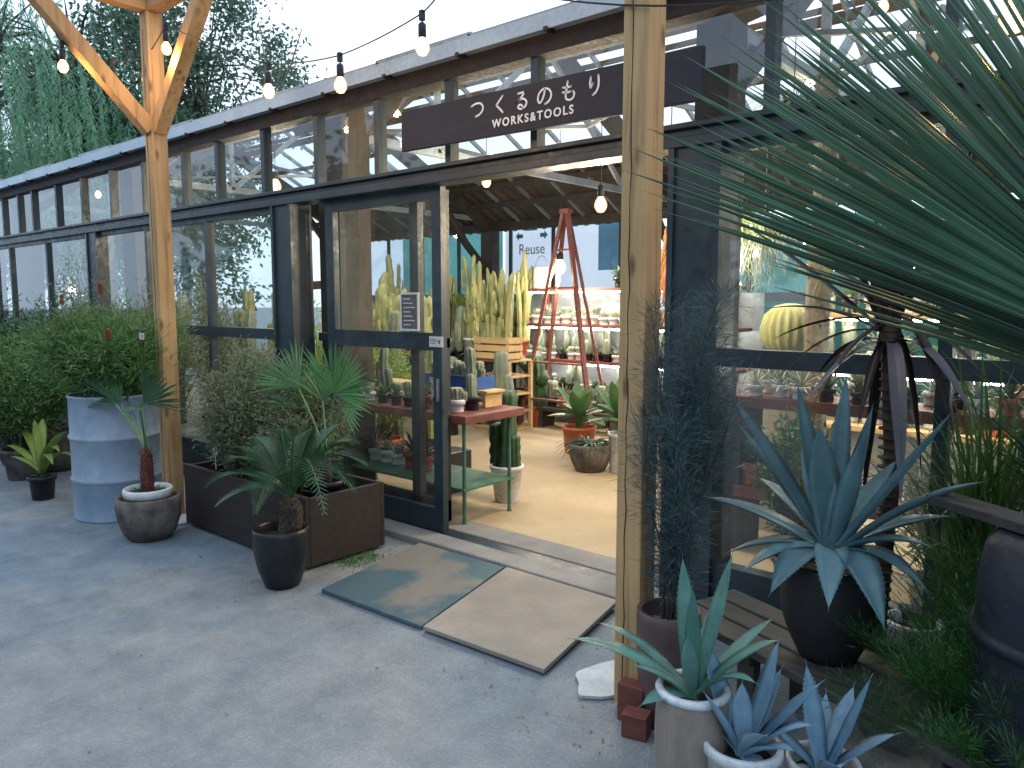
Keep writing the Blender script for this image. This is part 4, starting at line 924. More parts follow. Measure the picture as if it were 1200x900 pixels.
#SECTION-INTERIOR
# ------------------------------------------------------------------ interior
def cactus_mesh(mb,c,r_,h,ribs=7,amp=.14,n=None,lean=(0,0)):
    n=n or ribs*4
    prof=[(r_*.8,0),(r_,h*.15),(r_,h*.5),(r_*.96,h*.8),(r_*.8,h*.92),(r_*.45,h*.985),(.002,h)]
    mb.lathe(prof,n,c,(ribs,amp))
def cactus_group(t,items,mat,ribs=6,nm='cactus_stems'):
    mb=MB(); rr=random.Random(len(items)*7+int(items[0][4]*1000))
    for (x,y,z,r_,h) in items:
        b0=len(mb.v); n=12 if h>.25 else 5; prof=[(r_*(.8 if i==0 else 1+.10*math.sin(i*2.1+x*40)+rr.uniform(-.06,.06)),h*.93*i/n) for i in range(n+1)]+[(r_*.75,h*.965),(r_*.4,h*.99),(.002,h)]
        mb.lathe(prof,ribs*4,(0,0,0),(ribs,.16)); lx,ly=rr.uniform(-.06,.06),rr.uniform(-.06,.06); cv=rr.uniform(-.03,.03); ra=rr.uniform(0,1)
        for i in range(b0,len(mb.v)):
            a,b,c=mb.v[i]; u=c/h; a,b=a*math.cos(ra)-b*math.sin(ra),a*math.sin(ra)+b*math.cos(ra); mb.v[i]=(x+a+lx*h*u+cv*math.sin(u*4)*h,y+b+ly*h*u,z+c)
        if h>.5 and rr.random()<.6:
            for _ in range(rr.randrange(1,4)):
                a=rr.uniform(0,6.28); z1=z+h*rr.uniform(.35,.75); d=V((math.cos(a),math.sin(a),0)); q=V((x,y,z1))+V((lx,ly,0))*(z1-z); mb.tube([q,q+d*r_*1.6+V((0,0,.01)),q+d*r_*2.1+V((0,0,.06)),q+d*r_*2.2+V((0,0,h*.22))],[r_*.5,r_*.6,r_*.65,r_*.3],8)
    return obj(nm,mb,mat,t,True)
# tall cactus in terracotta pot
t=thing('potted_cactus','tall dark ribbed column cactus in an orange plastic pot by the shelves','cactus',(-5.66,7.03,.03))
pot(t,.155,.24,M['terra'],rim=.012,taper=.75)
cactus_group(t,[(0.0,0,.2,.095,.66),(-.13,.0,.2,.06,.28)],M['cactus'],8)
# crate of yellow cacti on a stand, and neighbours (Y about 6.5-7.5)
sup=thing('display_stand','slatted wooden display stand carrying the cactus crate','stand',(-5.85,6.6,.03))
b=MB()
for z in (.02,.22,.42,.62,.80): b.box(-.28,-.2,z-.015,.28,.2,z+.008)
for x in (-.27,.27):
    for y in (-.19,.19): b.box(x-.02,y-.02,0,x+.02,y+.02,.79)
obj('shelf_frame',b,M['crate'],sup)
CY=6.5
t=thing('cactus_crate','slatted pine crate packed with tall yellow-green column cacti','crate',(-5.82,6.5,.842))
b=MB()
for k in range(3): 
    for y in (-.13,.13): b.box(-.25,y-.008,.01+k*.085,.25,y+.008,.075+k*.085)
    for x in (-.25,.25): b.box(x-.008,-.12,.01+k*.085,x+.008,.12,.075+k*.085)
for x in (-.235,.235):
    for y in (-.115,.115): b.box(x-.012,y-.012,0,x+.012,y+.012,.26)
b.box(-.24,-.12,.0,.24,.12,.01)
obj('crate_slats',b,M['crate'],t)
r=random.Random(6); it=[(r.uniform(-.2,.2),r.uniform(-.09,.09),.03,r.uniform(.018,.035),r.uniform(.45,1.0)) for _ in range(34)]
cactus_group(t,it,M['cactusy'],5)
def potted(name,label,loc,pr,ph,pm,items,mat='cactusy',ribs=6,cat='cactus',group=None,taper=.78):
    t=thing(name,label,cat,loc,group=group); pot(t,pr,ph,M[pm],taper=taper); cactus_group(t,items,M[mat],ribs); return t
r=random.Random(16)
potted('potted_cactus','clustered yellow cactus in a white pot left of the pine crate',(-6.32,6.6,.80),.11,.26,'whitepot',[(r.uniform(-.06,.06),r.uniform(-.06,.06),.2,.03,r.uniform(.3,.75)) for _ in range(8)])
potted('potted_cactus','bunched yellow cactus in a terracotta pot beside the sliding door edge',(-6.95,6.6,.80),.15,.24,'terra',[(r.uniform(-.1,.1),r.uniform(-.1,.1),.2,.028,r.uniform(.3,.8)) for _ in range(12)])
potted('potted_cactus','very tall thin yellow cactus standing behind the terracotta potted one',(-6.65,6.95,.80),.11,.24,'terra',[(r.uniform(-.06,.06),r.uniform(-.06,.06),.2,.028,r.uniform(.6,1.1)) for _ in range(7)])
bench=thing('display_table','low timber display table carrying the yellow cacti','table',(-7.0,6.85,.03))
b=MB().box(-1.7,-.4,.72,.95,.4,.768); obj('tabletop',b,M['oldwood'],bench)
for x in (-1.6,-.3,.85):
    for y in (-.35,.35): obj('leg',MB().box(x-.03,y-.03,0,x+.03,y+.03,.72),M['oldwood'],bench)
# yellow feathery plants
for i,(x,y,lb) in enumerate([(-7.5,6.9,'yellow-green bushy euphorbia farthest back behind the door edge'),(-6.9,7.25,'yellow twiggy euphorbia bush behind the terracotta pot cactus')]):
    mb=MB();r=random.Random(60+i); t=thing('potted_euphorbia',lb,'potted plant',(x,y,.80)); pot(t,.13,.2,M['black'])
    for k in range(160):
        a=r.uniform(0,6.28); d=V((math.cos(a)*.45,math.sin(a)*.45,1)); mb.tube([V((0,0,.18)),V((0,0,.18))+d*r.uniform(.15,.3)+V((r.uniform(-.05,.05),0,0)),V((0,0,.18))+d*r.uniform(.35,.6)+V((r.uniform(-.08,.08),r.uniform(-.08,.08),.05))],[.008,.007,.003],5)
    obj('stems',mb,L['yellow'],t)
# small pot prototypes (far below: first use moves the prototype itself)
protos={}
def mkproto(kind):
    r=random.Random(hash(kind)%97 if False else len(protos)+100)
    if kind=='white':
        t=thing('small_potted_succulent','','potted succulent'); pot(t,.055,.075,M['whitepot'],taper=.8); mb=MB()
        for i in range(16): a=i*2.4; e=R(20+60*(1-i/16)); mb.blade((0,0,.065),(math.cos(a)*math.cos(e),math.sin(a)*math.cos(e),math.sin(e)),.075,.028,.1,4,.2,agprof,.004)
        obj('rosette',mb,L['succ'],t)
    elif kind=='whitecactus':
        t=thing('small_potted_cactus','','potted cactus'); pot(t,.055,.075,M['whitepot'],taper=.8); cactus_group(t,[(0,0,.06,.04,.085),(.03,.02,.06,.025,.06)],M['cactusg'],9)
    elif kind=='black':
        t=thing('small_potted_succulent','','potted succulent'); pot(t,.045,.07,M['black'],taper=.8); mb=MB()
        for i in range(20): a=i*2.4; e=R(15+65*(1-i/20)); mb.blade((0,0,.06),(math.cos(a)*math.cos(e),math.sin(a)*math.cos(e),math.sin(e)),.08,.018,.1,4,.2,agprof,.003)
        obj('rosette',mb,L['haw'],t)
    elif kind=='blackcactus':
        t=thing('small_potted_cactus','','potted cactus'); pot(t,.045,.07,M['black'],taper=.8); cactus_group(t,[(0,0,.055,.028,.13),(-.02,.02,.055,.02,.08)],M['cactusg'],7)
    elif kind=='column':
        t=thing('small_potted_cactus','','potted cactus'); pot(t,.05,.08,M['black'],taper=.8); cactus_group(t,[(0,0,.06,.028,.30),(.03,.02,.06,.022,.2),(-.03,.0,.06,.02,.15)],M['cactusg'],7)
    elif kind=='terra':
        t=thing('small_potted_succulent','','potted succulent'); pot(t,.055,.085,M['terra'],taper=.78); mb=MB()
        for i in range(26): a=i*2.4; e=R(10+70*(1-i/26)); mb.blade((0,0,.075),(math.cos(a)*math.cos(e),math.sin(a)*math.cos(e),math.sin(e)),.13,.014,.5,5,.2,agprof,.002)
        obj('rosette',mb,L['haw'],t)
    elif kind=='air':
        t=thing('small_potted_succulent','','potted succulent'); pot(t,.05,.07,M['whitepot'],taper=.85); mb=MB()
        for i in range(34): a=i*2.4; e=R(5+80*(1-i/34)); mb.blade((0,0,.065),(math.cos(a)*math.cos(e),math.sin(a)*math.cos(e),math.sin(e)),.14,.01,.6,5,.2,agprof,.002)
        obj('rosette',mb,L['airplant'],t)
    protos[kind]=[t,False]; return t
DESC={'white':'white pot with pale rosette','whitecactus':'white pot with ball cactus','black':'black pot with green rosette','blackcactus':'black pot with stubby grey cactus','column':'black pot with slim column cacti','terra':'terracotta pot with spiky rosette','air':'white pot with silvery tufted plant'}
def put(kind,loc,where,group,sc=1,rz=0):
    if kind not in protos: mkproto(kind)
    t,used=protos[kind]; lb=DESC[kind]+', '+where
    if not used:
        t.location=V(loc); t.rotation_euler.z=rz; t.scale=(sc,)*3; t['label']=lb; t['group']=group; protos[kind][1]=True; return t
    return dup(t,loc,rz,lb,group,sc)
def row(p0,p1,n,kinds,where,group,seed,sc=1.0,jit=.02):
    r=random.Random(seed); seq=[r.choice(kinds) for _ in range(n)]; p0=V(p0);p1=V(p1)
    for i,k in enumerate(seq):
        p=p0.lerp(p1,(i+.5)/n)+V((r.uniform(-jit,jit),r.uniform(-jit,jit),0))
        put(k,p,ORD[i]+' from left '+where,group,sc*r.uniform(.85,1.15),r.uniform(0,6))
# back shelving
SY=7.45
S=thing('shelf_unit','long shelf unit with red-brown boards and shelf lights at the back','shelving',(-5.05,SY,.03))
for z,x0,x1 in ((1.645,-6.2,-3.3),(1.22,-6.25,-3.3),(.80,-6.1,-3.3),(.43,-6.0,-3.3)):
    o=obj('shelf_board',MB().box(x0,SY-.16,z-.035,x1,SY+.16,z),M['redwood'],S,world=True)
    if z>.6:
        obj('light_tube',MB().box(x0+.12,SY-.12,z-.056,x1-.1,SY-.085,z-.038),M['tubelight'],S,world=True)
b=MB()
for x in (-5.95,-4.7,-3.5): b.box(x-.02,SY+.13,.03,x+.02,SY+.16,1.61)
obj('upright',b,M['redwood'],S,world=True)
q=MB().box(-6.3,SY+.20,.05,-3.2,SY+.21,1.58); o=obj('back_panel',q,M['galv'],S,world=True)
GR='small plants on the back shelves'
row((-6.2,SY-.02,1.222),(-3.7,SY-.02,1.222),18,['white','white','air','whitecactus'],'on the upper back shelf','small plants on the upper back shelf',1,1.25,.02)
row((-6.15,SY-.08,.802),(-3.7,SY-.08,.802),19,['white','black','whitecactus','blackcactus','column'],'front of middle back shelf','small plants on the middle back shelf',2,1.1,.02)
row((-6.1,SY+.06,.802),(-3.8,SY+.06,.802),12,['column','air','column'],'rear of middle back shelf','small plants on the middle back shelf',3,1.2,.02)
row((-5.9,SY-.05,.432),(-3.7,SY-.05,.432),18,['black','white','blackcactus','column'],'on the lower back shelf','small plants on the lower back shelf',4,1.1,.02)
row((-4.9,SY,1.647),(-3.6,SY,1.647),7,['terra','air','black'],'on the topmost back shelf','small plants on the topmost back shelf',5,1.9,.02)
row((-5.3,SY-.1,.032),(-3.7,SY-.1,.032),8,['terra','column','white'],'under the back shelves','small plants on the floor under the shelves',51,1.5,.02)
# watering can on top shelf
t=thing('watering_can','white tall can with arched handle on the top back shelf','watering can',(-5.95,SY,1.647))
obj('can_body',MB().lathe([(.001,0),(.11,0),(.115,.02),(.10,.25),(.085,.26),(.001,.26)],24),M['white'],t,True)
obj('handle',MB().tube([(-.1,0,.24)]+[(-.1*math.cos(a),0,.24+.16*math.sin(a)) for a in [k*.314 for k in range(1,10)]]+[(.1,0,.24)],.006,6),M['alu'],t); obj('spout',MB().tube([(.09,0,.05),(.2,0,.2),(.27,0,.42)],[.02,.014,.03],8),M['white'],t,True)
# A-frame ladders (stand before the shelves)
def ladder(x,y,lb,mat):
    t=thing('stepladder',lb,'ladder',(x,y,.03)); zt=2.45
    for s in (-1,1):
        obj('side_rail',MB().bar((s*.52,-.18,0),(s*.03,0,zt),.05,.035),M[mat],t); obj('side_rail',MB().bar((s*.50,.22,0),(s*.02,.03,zt),.04,.03),M[mat],t)
    for k in range(5): z=.35+k*.42; w_=.52-(.49*z/zt); obj('rung',MB().bar((-w_,-.18+.18*z/zt,z),(w_,-.18+.18*z/zt,z),.05,.02),M[mat],t)
    obj('top_cap',MB().box(-.06,-.03,zt-.02,.06,.06,zt+.03),M[mat],t); return t
ladder(-5.22,6.95,'tall red-brown A-frame ladder standing open before the back shelves','redwood')
t=thing('driftwood_sculpture','tangled orange driftwood bundle hanging right of the doorway post','driftwood',at(783,330,Y=5.2))
mb=MB(); r=random.Random(31)
for i in range(13):
    a=r.uniform(0,6.28); x=r.uniform(-.07,.07); pts=[V((x*.5,r.uniform(-.03,.03),.36+r.uniform(-.05,.05)))]
    for k in range(1,8): u=k/7; pts.append(V((x*(1+u)+.03*math.sin(a+u*6),.04*math.cos(a+u*5),.36-.75*u*r.uniform(.93,1))))
    mb.tube(pts,[.012,.014,.015,.014,.012,.012,.009,.004],6)
obj('branches',mb,M['copper'],t,True); obj('hanging_wire',MB().tube([(0,0,.35),(0,0,1.4)],.004,5),M['cable'],t)
# red table with green metal stand near the door
TB=thing('red_table','red painted table with thin green metal legs just inside the door','table',(-4.1,3.75,.03))
zt=.71
o=obj('tabletop',MB().box(-5.0,3.46,zt,-3.38,4.05,zt+.055),M['redwood'],TB,world=True); bevel(o,.006)
for x in (-4.92,-3.46):
    for y in (3.53,3.98): obj('leg',MB().tube([(x,y,.03),(x,y,zt)],[.013,.012],8).lathe([(.02,.03),(.014,.05)],8,(x,y,0)),M['greenmetal'],TB,world=True)
obj('lower_shelf',MB().box(-4.95,3.5,.26,-3.43,4.0,.275),M['greenmetal'],TB,world=True)
G2='small plants on the red table'
row((-4.85,3.56,zt+.057),(-3.5,3.56,zt+.057),9,['black','blackcactus','whitecactus','terra'],'in red table front row','small plants in the front row on the red table',6,1.0,.015)
row((-4.85,3.72,zt+.057),(-3.5,3.72,zt+.057),9,['black','column','whitecactus'],'in red table second row','small plants in the second row on the red table',7,1.05,.015)
t=thing('wooden_tray_rack','raised pine rack carrying the blue tray on the red table','rack',(-4.15,3.92,zt+.057))
b=MB().box(-.6,-.09,.10,.62,.1,.115)
for x in (-.57,.58): b.box(x-.015,-.08,0,x+.015,.09,.10)
obj('rack_frame',b,M['crate'],t)
t=thing('blue_tray','blue plastic tray packed with little cacti on the pine rack','tray',(-3.90,3.93,zt+.175))
b=MB(); b.box(-.26,-.085,0,.26,.085,.006); b.box(-.265,-.09,.0,.265,-.083,.085); b.box(-.265,.083,0,.265,.09,.085); b.box(-.265,-.083,0,-.258,.083,.085); b.box(.258,-.083,0,.265,.083,.085); b.box(-.275,-.1,.078,.275,-.09,.088)
obj('tray_body',b,M['bluetray'],t)
obj('price_label',MB().box(-.21,-.0925,.02,-.14,-.0905,.06),M['paper'],t)
row((-4.13,3.93,zt+.182),(-3.67,3.93,zt+.182),7,['blackcactus','whitecactus','black'],'inside the blue tray','small plants inside the blue tray',8,1.0,.005)
row((-4.85,3.75,.277),(-4.0,3.75,.277),6,['terra','white','air'],'on the green lower shelf','small plants on the green lower shelf',9,1.3,.01)
# white pot with dark cactus by the table
t=thing('potted_cactus','dark lobed cactus in a tall white pot behind the table leg','cactus',(-3.66,4.18,.03)); pot(t,.125,.27,M['whitepot'],taper=.7,rim=.008)
cactus_group(t,[(0.0,0,.2,.055,.62),(-.10,.02,.2,.05,.38),(.06,.03,.2,.04,.30)],M['cactus'],6)
t=tag(obj('black_crate',MB().box(-.16,-.14,0,.16,.14,.32),M['black'],loc=(-4.25,4.12,.03)),'black box crate on the floor under the green shelf','crate'); bevel(t,.01)
# green leafy agave attenuata group on the right of the doorway
def softagave(name,label,loc,pr,ph,pm,n,L_,W,seed,mat='aloe',stem=.12):
    t=thing(name,label,'potted plant',loc); pot(t,pr,ph,M[pm],taper=.8)
    r=random.Random(seed); mb=MB()
    for i in range(n):
        u=i/(n-1); a=i*2.4; e=R(75-70*u); mb.blade((.0,0,ph+stem),(math.cos(a)*math.cos(e),math.sin(a)*math.cos(e),math.sin(e)),L_*r.uniform(.8,1.1),W,.5*u+.1,8,.15,agprof,.006)
    mb.tube([(0,0,ph*.8),(0,0,ph+stem)],.03,8); obj('leaf_rosette',mb,L[mat],t); return t
softagave('potted_soft_agave','soft green foxtail agave in a terracotta pot right of the orange pot cactus',(-4.32,6.0,.03),.17,.26,'terra',15,.36,.13,71,stem=.1)
softagave('potted_soft_agave','second soft green agave nearer the right post, in a tall white pot',(-3.55,5.55,.03),.12,.34,'whitepot',14,.36,.13,72,stem=.12)
t=thing('potted_spider_plant','dark strappy plant drooping over a round grey pot on the shop floor','potted plant',(-3.78,5.42,.03)); pot(t,.19,.24,M['stone'],taper=.65,belly=.02)
mb=MB(); r=random.Random(73)
for i in range(60): a=r.uniform(0,6.28); mb.blade((.03*math.cos(a),.03*math.sin(a),.22),(math.cos(a),math.sin(a),r.uniform(.4,1.2)),r.uniform(.22,.36),.02,1.6,8,.2,lambda u:min(1,.6+u*2)*(1-u)**.6)
obj('foliage',mb,L['cycad'],t)
softagave('potted_soft_agave','low green aloe behind the doorway post in a black pot',(-3.35,6.1,.03),.15,.22,'black',14,.4,.12,74)
# shelf bench low at back
b=MB().box(-.6,-.15,.2,.6,.15,.24)
for x in (-.5,.5): b.box(x-.03,-.12,0,x+.03,.12,.2)
tag(obj('low_bench',b,M['oldwood'],loc=(-5.05,7.05,.03)),'low weathered bench standing before the back shelves','bench')
row((-5.55,7.05,.272),(-4.5,7.05,.272),6,['terra','whitecactus','blackcactus'],'on the low rear bench','small plants on the low bench',10,1.5,.01)
t=tag(obj('wicker_box',MB().box(-.17,-.13,0,.17,.13,.19),M['beige'],loc=(-5.15,7.3,.03)),'beige woven box behind the low bench','box')
t=thing('nursery_pot','large black nursery pot left of the orange potted cactus','pot',(-6.05,7.0,.03)); pot(t,.2,.4,M['black'])
# right interior: shelf with red edge
S2=thing('shelf_unit','low red-edged display shelf behind the right-hand windows','shelving',(-.9,4.35,.03))
for z in (.42,.95):
    obj('shelf_board',MB().box(-1.95,4.2,z-.06,.9,4.55,z),M['redwood'],S2,world=True)
for x in (-1.9,-.5,.85): obj('leg',MB().box(x-.02,4.22,.03,x+.02,4.53,.89),M['steel_dark'],S2,world=True)
row((-1.9,4.28,.952),(.5,4.28,.952),17,['black','black','terra','air'],'front of right red-edged shelf','small plants in the front row of the red-edged shelf',11,1.1,.02)
row((-1.9,4.45,.952),(.5,4.45,.952),14,['column','air','white'],'rear of right red-edged shelf','small plants in the rear row of the red-edged shelf',12,1.2,.02)
row((-1.9,4.3,.422),(.4,4.3,.422),13,['black','air','terra','white'],'under the right red-edged shelf','small plants on the lower board of the red-edged shelf',13,1.4,.02)
t=thing('added_shelf_tube','small tube light added over the red-edged shelf to brighten the right bay','lamp',(-.8,4.58,1.15)); obj('light_tube',MB().tube([(-.7,0,0),(.7,0,0)],.012,8),M['tubelight'],t); obj('stand',MB().tube([(-.68,.01,-.195),(-.68,.01,0)],.008,6).tube([(.68,.01,-.195),(.68,.01,0)],.008,6),M['steel_dark'],t)  # extra tube light, added because the right bay was too dim
# barrel cactus and stone column behind right glass
t=thing('potted_barrel_cactus','big golden barrel cactus behind the right window above the rail','cactus',at(925,400,Y=4.85)-V((0,0,.14)))
b=MB(); b.lathe([(.001,-.02),(.10,.0),(.16,.08),(.175,.17),(.15,.26),(.09,.315),(.03,.33),(.001,.325)],120,(0,0,.05),(20,.05)); obj('cactus_body',b,M['barrel'],t,True)
obj('pot',MB().lathe([(.001,-.12),(.11,-.12),(.13,.06),(.12,.07),(.1,.06)],32),M['stone'],t,True)
z0=t.location.z-.12
tag(obj('plinth',MB().box(-.16,-.16,.03,.16,.16,z0),M['wallbeige'],loc=(t.location.x,t.location.y,0)),'beige plinth under the golden barrel cactus','plinth')
c=at(957,380,Y=4.7)
mb=MB(); mb.tube([(0,0,.03),(.01,0,.8),(0,0,1.4),(.02,0,2.1),(.0,0,2.8)],[.075,.07,.072,.068,.065],14)
r=random.Random(77)
for i in range(500): a=r.uniform(0,6.28); z=r.uniform(.1,2.75); mb.blade((.068*math.cos(a),.068*math.sin(a),z),(math.cos(a),math.sin(a),.7),.03,.02,.1,2,.1)
tag(obj('cork_column',mb,M['palebark'],loc=(c.x,c.y,0)),'rough pale tree-trunk column inside behind the right window','column')
# hanging dry branches behind right glass
for i,(px,lb) in enumerate(((868,'pale tangled air plant hanging behind the right window by the column'),(895,'wispy white dried branch hanging left of the trunk column'))):
    p=at(px,300,Y=4.3); t=thing('hanging_branch',lb,'dried branch',p+V((0,0,.2))); mb=MB(); r=random.Random(80+i)
    for k in range(22):
        pts=[V((0,0,0))]; d=V((r.uniform(-.5,.5),r.uniform(-.3,.3),-1)).normalized()
        for j in range(7): pts.append(pts[-1]+d*.07); d=(d+V((r.uniform(-.5,.5),r.uniform(-.4,.4),r.uniform(-.3,.1)))).normalized()
        mb.tube(pts,[.005-.0006*j for j in range(8)],4,False)
    mb.tube([(0,0,0),(0,0,.5)],.003,4)
    obj('twigs',mb,L['airplant'],t)
mb=MB(); r=random.Random(90); pts=[]
wire=sag(at(880,262,Y=4.5),at(965,285,Y=4.5),.03,8)+sag(at(965,285,Y=4.5),at(1030,330,Y=4.8),.02,8)+sag(at(1030,330,Y=4.8),at(1110,300,Y=4.8),.1,8)
t=thing('fairy_lights','string of tiny warm fairy lights behind the right windows','fairy lights',wire[0])
obj('wire',MB().tube(wire,.002,4),M['cable'],t,world=True)
b=MB(); 
for p in wire[::1]: b.ball(p-V((0,0,.012)),.008,8,6)
obj('lights',b,M['fairy'],t,world=True)
# left interior: tables with plants and a brown trestle
for i,(x0,x1,yy) in enumerate(((-8.2,-6.9,4.5),(-11.6,-8.9,4.6),(-6.6,-5.3,4.9))):
    nm=['second bench behind the left windows, level with the steel drum','far bench at the left end behind the glass','bench nearest the sliding door behind the left windows'][i]
    t=thing('plant_bench',nm,'bench',((x0+x1)/2,yy,.03)); b=MB().box(x0,yy-.3,.70,x1,yy+.3,.75); obj('tabletop',b,M['oldwood'],t,world=True)
    for x in (x0+.1,x1-.1):
        for y in (yy-.25,yy+.25): obj('leg',MB().box(x-.03,y-.03,.03,x+.03,y+.03,.70),M['oldwood'],t,world=True)
    row((x0+.1,yy-.2,.752),(x1-.1,yy-.2,.752),8,['column','whitecactus','air','white'],['on bench behind left windows','on the far left bench','on bench near sliding door'][i],'small plants on the benches behind the left windows '+ORD[i],14+i,1.6,.02)
cl=[(-7.9,4.6),(-7.3,4.65),(-6.4,5.0),(-5.9,5.0),(-5.5,5.05),(-9.6,4.7),(-10.6,4.7)]
for i,(x,y) in enumerate(cl):
    potted('potted_cactus',['yellow cactus cluster behind the window left of the left post','yellow cactus cluster seen just left of the left post','yellow cactus cluster behind the pane right of the left post','tall yellow cactus behind the pane left of the dark column','yellow cactus behind the dark column by the sliding door','yellow cactus cluster toward the far left window','farthest yellow cactus cluster at the far left'][i],(x,y,.752),.11,.18,'terra' if i%2 else 'whitepot',[(rnd.uniform(-.08,.08),rnd.uniform(-.08,.08),.14,.03,rnd.uniform(.3,.75)) for _ in range(9)])
c=V((-6.45,5.35,.03)); t=potted('potted_cactus','big yellow candelabra cactus behind the sliding door glass',c,.22,.35,'terra',[(0,0,.3,.07,1.35),(-.16,0,.75,.05,.7),(.17,.02,.8,.05,.75),(.08,.1,.5,.05,.9),(-.1,-.08,.5,.05,.8)],ribs=6)
obj('branch_arms',MB().tube([(0,0,.75),(-.1,0,.72),(-.16,0,.78)],.045,8).tube([(0,0,.8),(.1,0,.77),(.17,.02,.83)],.045,8),M['cactusy'],t,True)
t=thing('trestle_frame','brown timber trestle leaning behind the window right of the left post','trestle',(-5.75,4.15,.03))
b=MB().bar((-.45,0,1.6),(.25,0,1.62),.06,.07); b.bar((-.4,0,1.6),(-.62,0,0),.06,.06); b.bar((.2,0,1.6),(.45,0,0),.06,.06); obj('trestle_body',b,M['bark'],t)
c=V((-6.95,5.7,.03)); potted('potted_cactus','second tall yellow cactus behind the sliding door glass, farther left',c,.2,.33,'terra',[(0,0,.3,.06,1.5),(-.12,.02,.3,.045,1.1),(.12,-.03,.3,.045,1.2),(.05,.1,.3,.04,.9)],ribs=6)
for k,(x,y,z,lb) in enumerate(((-7.35,7.1,.80,'tall yellow-green cactus bunch at the back of the timber display table'),(-6.55,7.75,.03,'broad cactus cluster on the floor behind the display table'),(-7.9,6.8,.80,'yellow cactus bunch at the far end of the display table'),(-6.2,7.3,.80,'dense thin cactus bunch right behind the pine crate'),(-5.35,5.0,.03,'yellow cactus bunch low behind the lower door pane'))):
    potted('potted_cactus',lb,(x,y,z),.15,.22,'terra' if k%2 else 'black',[(rnd.uniform(-.13,.13),rnd.uniform(-.1,.1),.18,rnd.uniform(.022,.04),rnd.uniform(.4,1.15)) for _ in range(13)],mat='cactusy' if k!=1 else 'cactusg')
# plants inside behind the left windows
bush('indoor_shrub','yellow-green shrub inside behind the pane right of the left post',(-6.0,4.2,.03),40,1.25,.38,'yellow',301,.07,.006,110,z0=.25,potd=(.16,.26,'black'))
bush('indoor_shrub','tall pale shrub inside left of the left pergola post',(-7.7,4.1,.03),40,1.7,.35,'olive',302,.07,.006,130,z0=.25,potd=(.16,.26,'black'))
bush('indoor_shrub','yellow shrub inside between the far left mullions',(-9.3,4.1,.03),40,1.45,.45,'yellow',303,.08,.007,100,z0=.25,potd=(.16,.26,'black'))
bush('indoor_shrub','silvery tall shrub inside at the far left end',(-10.9,4.2,.03),40,1.6,.45,'airplant',304,.08,.007,100,z0=.25,potd=(.16,.26,'black'))
bush('indoor_shrub','golden-green shrub behind the lower sliding door pane',(-5.25,4.35,.03),40,1.0,.33,'yellow',305,.07,.006,110,z0=.25,potd=(.16,.26,'terra'))
bush('indoor_shrub','green leafy shrub right of the wire bush behind the lower window',(-1.35,3.75,.03),36,.8,.24,'fern',306,.05,.006,110,z0=.2,potd=(.13,.2,'black'))
bush('indoor_shrub','silvery shrub behind the lower window above the low bench',(-.75,3.85,.03),36,.7,.25,'airplant',307,.05,.005,110,z0=.2,potd=(.13,.2,'whitepot'))
bush('indoor_shrub','dark shrub behind the lower right window beside the grass plants',(-.15,3.8,.03),40,1.1,.35,'shrubdark',308,.06,.008,120,z0=.2,potd=(.15,.22,'black'))
bush('indoor_shrub','bushy golden shrub beside the big barrel cactus',(-.55,4.9,.95),36,.7,.3,'yellow',309,.06,.006,110,z0=.1,potd=(.12,.15,'terra'))
S3=thing('shelf_unit','pale shelf rack deep inside behind the right-hand windows','shelving',(-.9,6.6,.03))
for z in (.5,.95,1.4,1.8):
    obj('shelf_board',MB().box(-2.4,6.4,z-.04,1.6,6.8,z),M['crate'],S3,world=True)
    if z>.6: obj('light_tube',MB().box(-2.3,6.45,z-.06,1.5,6.48,z-.043),M['tubelight'],S3,world=True)
for x in (-2.35,-.5,1.55): obj('upright',MB().box(x-.02,6.82,.03,x+.02,6.85,1.85),M['crate'],S3,world=True)
for k,z in enumerate((.502,.952,1.402,1.802)):
    row((-2.35,6.6,z),(1.5,6.6,z),18,['air','white','column','black','terra'],'on deep right rack, '+['lowest','second','third','top'][k]+' board','small plants on the deep right rack, '+['lowest','second','third','top'][k]+' board',310+k,1.8,.03)
hg=random.Random(320)
for k,(px,py,Y,ml,lb) in enumerate(((852,258,4.1,'yellow','yellow-green hanging plant just right of the door column'),(905,265,4.6,'airplant','silver hanging plant above the barrel cactus'),(1000,300,4.4,'olive','hanging olive plant behind the cordyline crown'),(1130,320,4.3,'airplant','pale hanging plant behind the right-hand mullion'),(930,120,4.2,'olive','hanging plant behind the transom right of the sign'))):
    p=at(px,py,Y=Y); t=thing('hanging_plant',lb,'hanging plant',p); mb=MB()
    for i in range(120):
        a=hg.uniform(0,6.28); mb.blade((.03*math.cos(a),.03*math.sin(a),0),(math.cos(a),math.sin(a),hg.uniform(.1,1.2)),hg.uniform(.2,.5),.007,hg.uniform(1.5,3.2),9,.2,lambda u:(1-u)**.5)
    obj('foliage',mb,L[ml],t); obj('basket',MB().lathe([(.001,-.08),(.05,-.06),(.08,0),(.07,0)],16),M['bark'],t,True); obj('hanging_wire',MB().tube([(0,0,0),(0,0,.7)],.003,4),M['cable'],t)
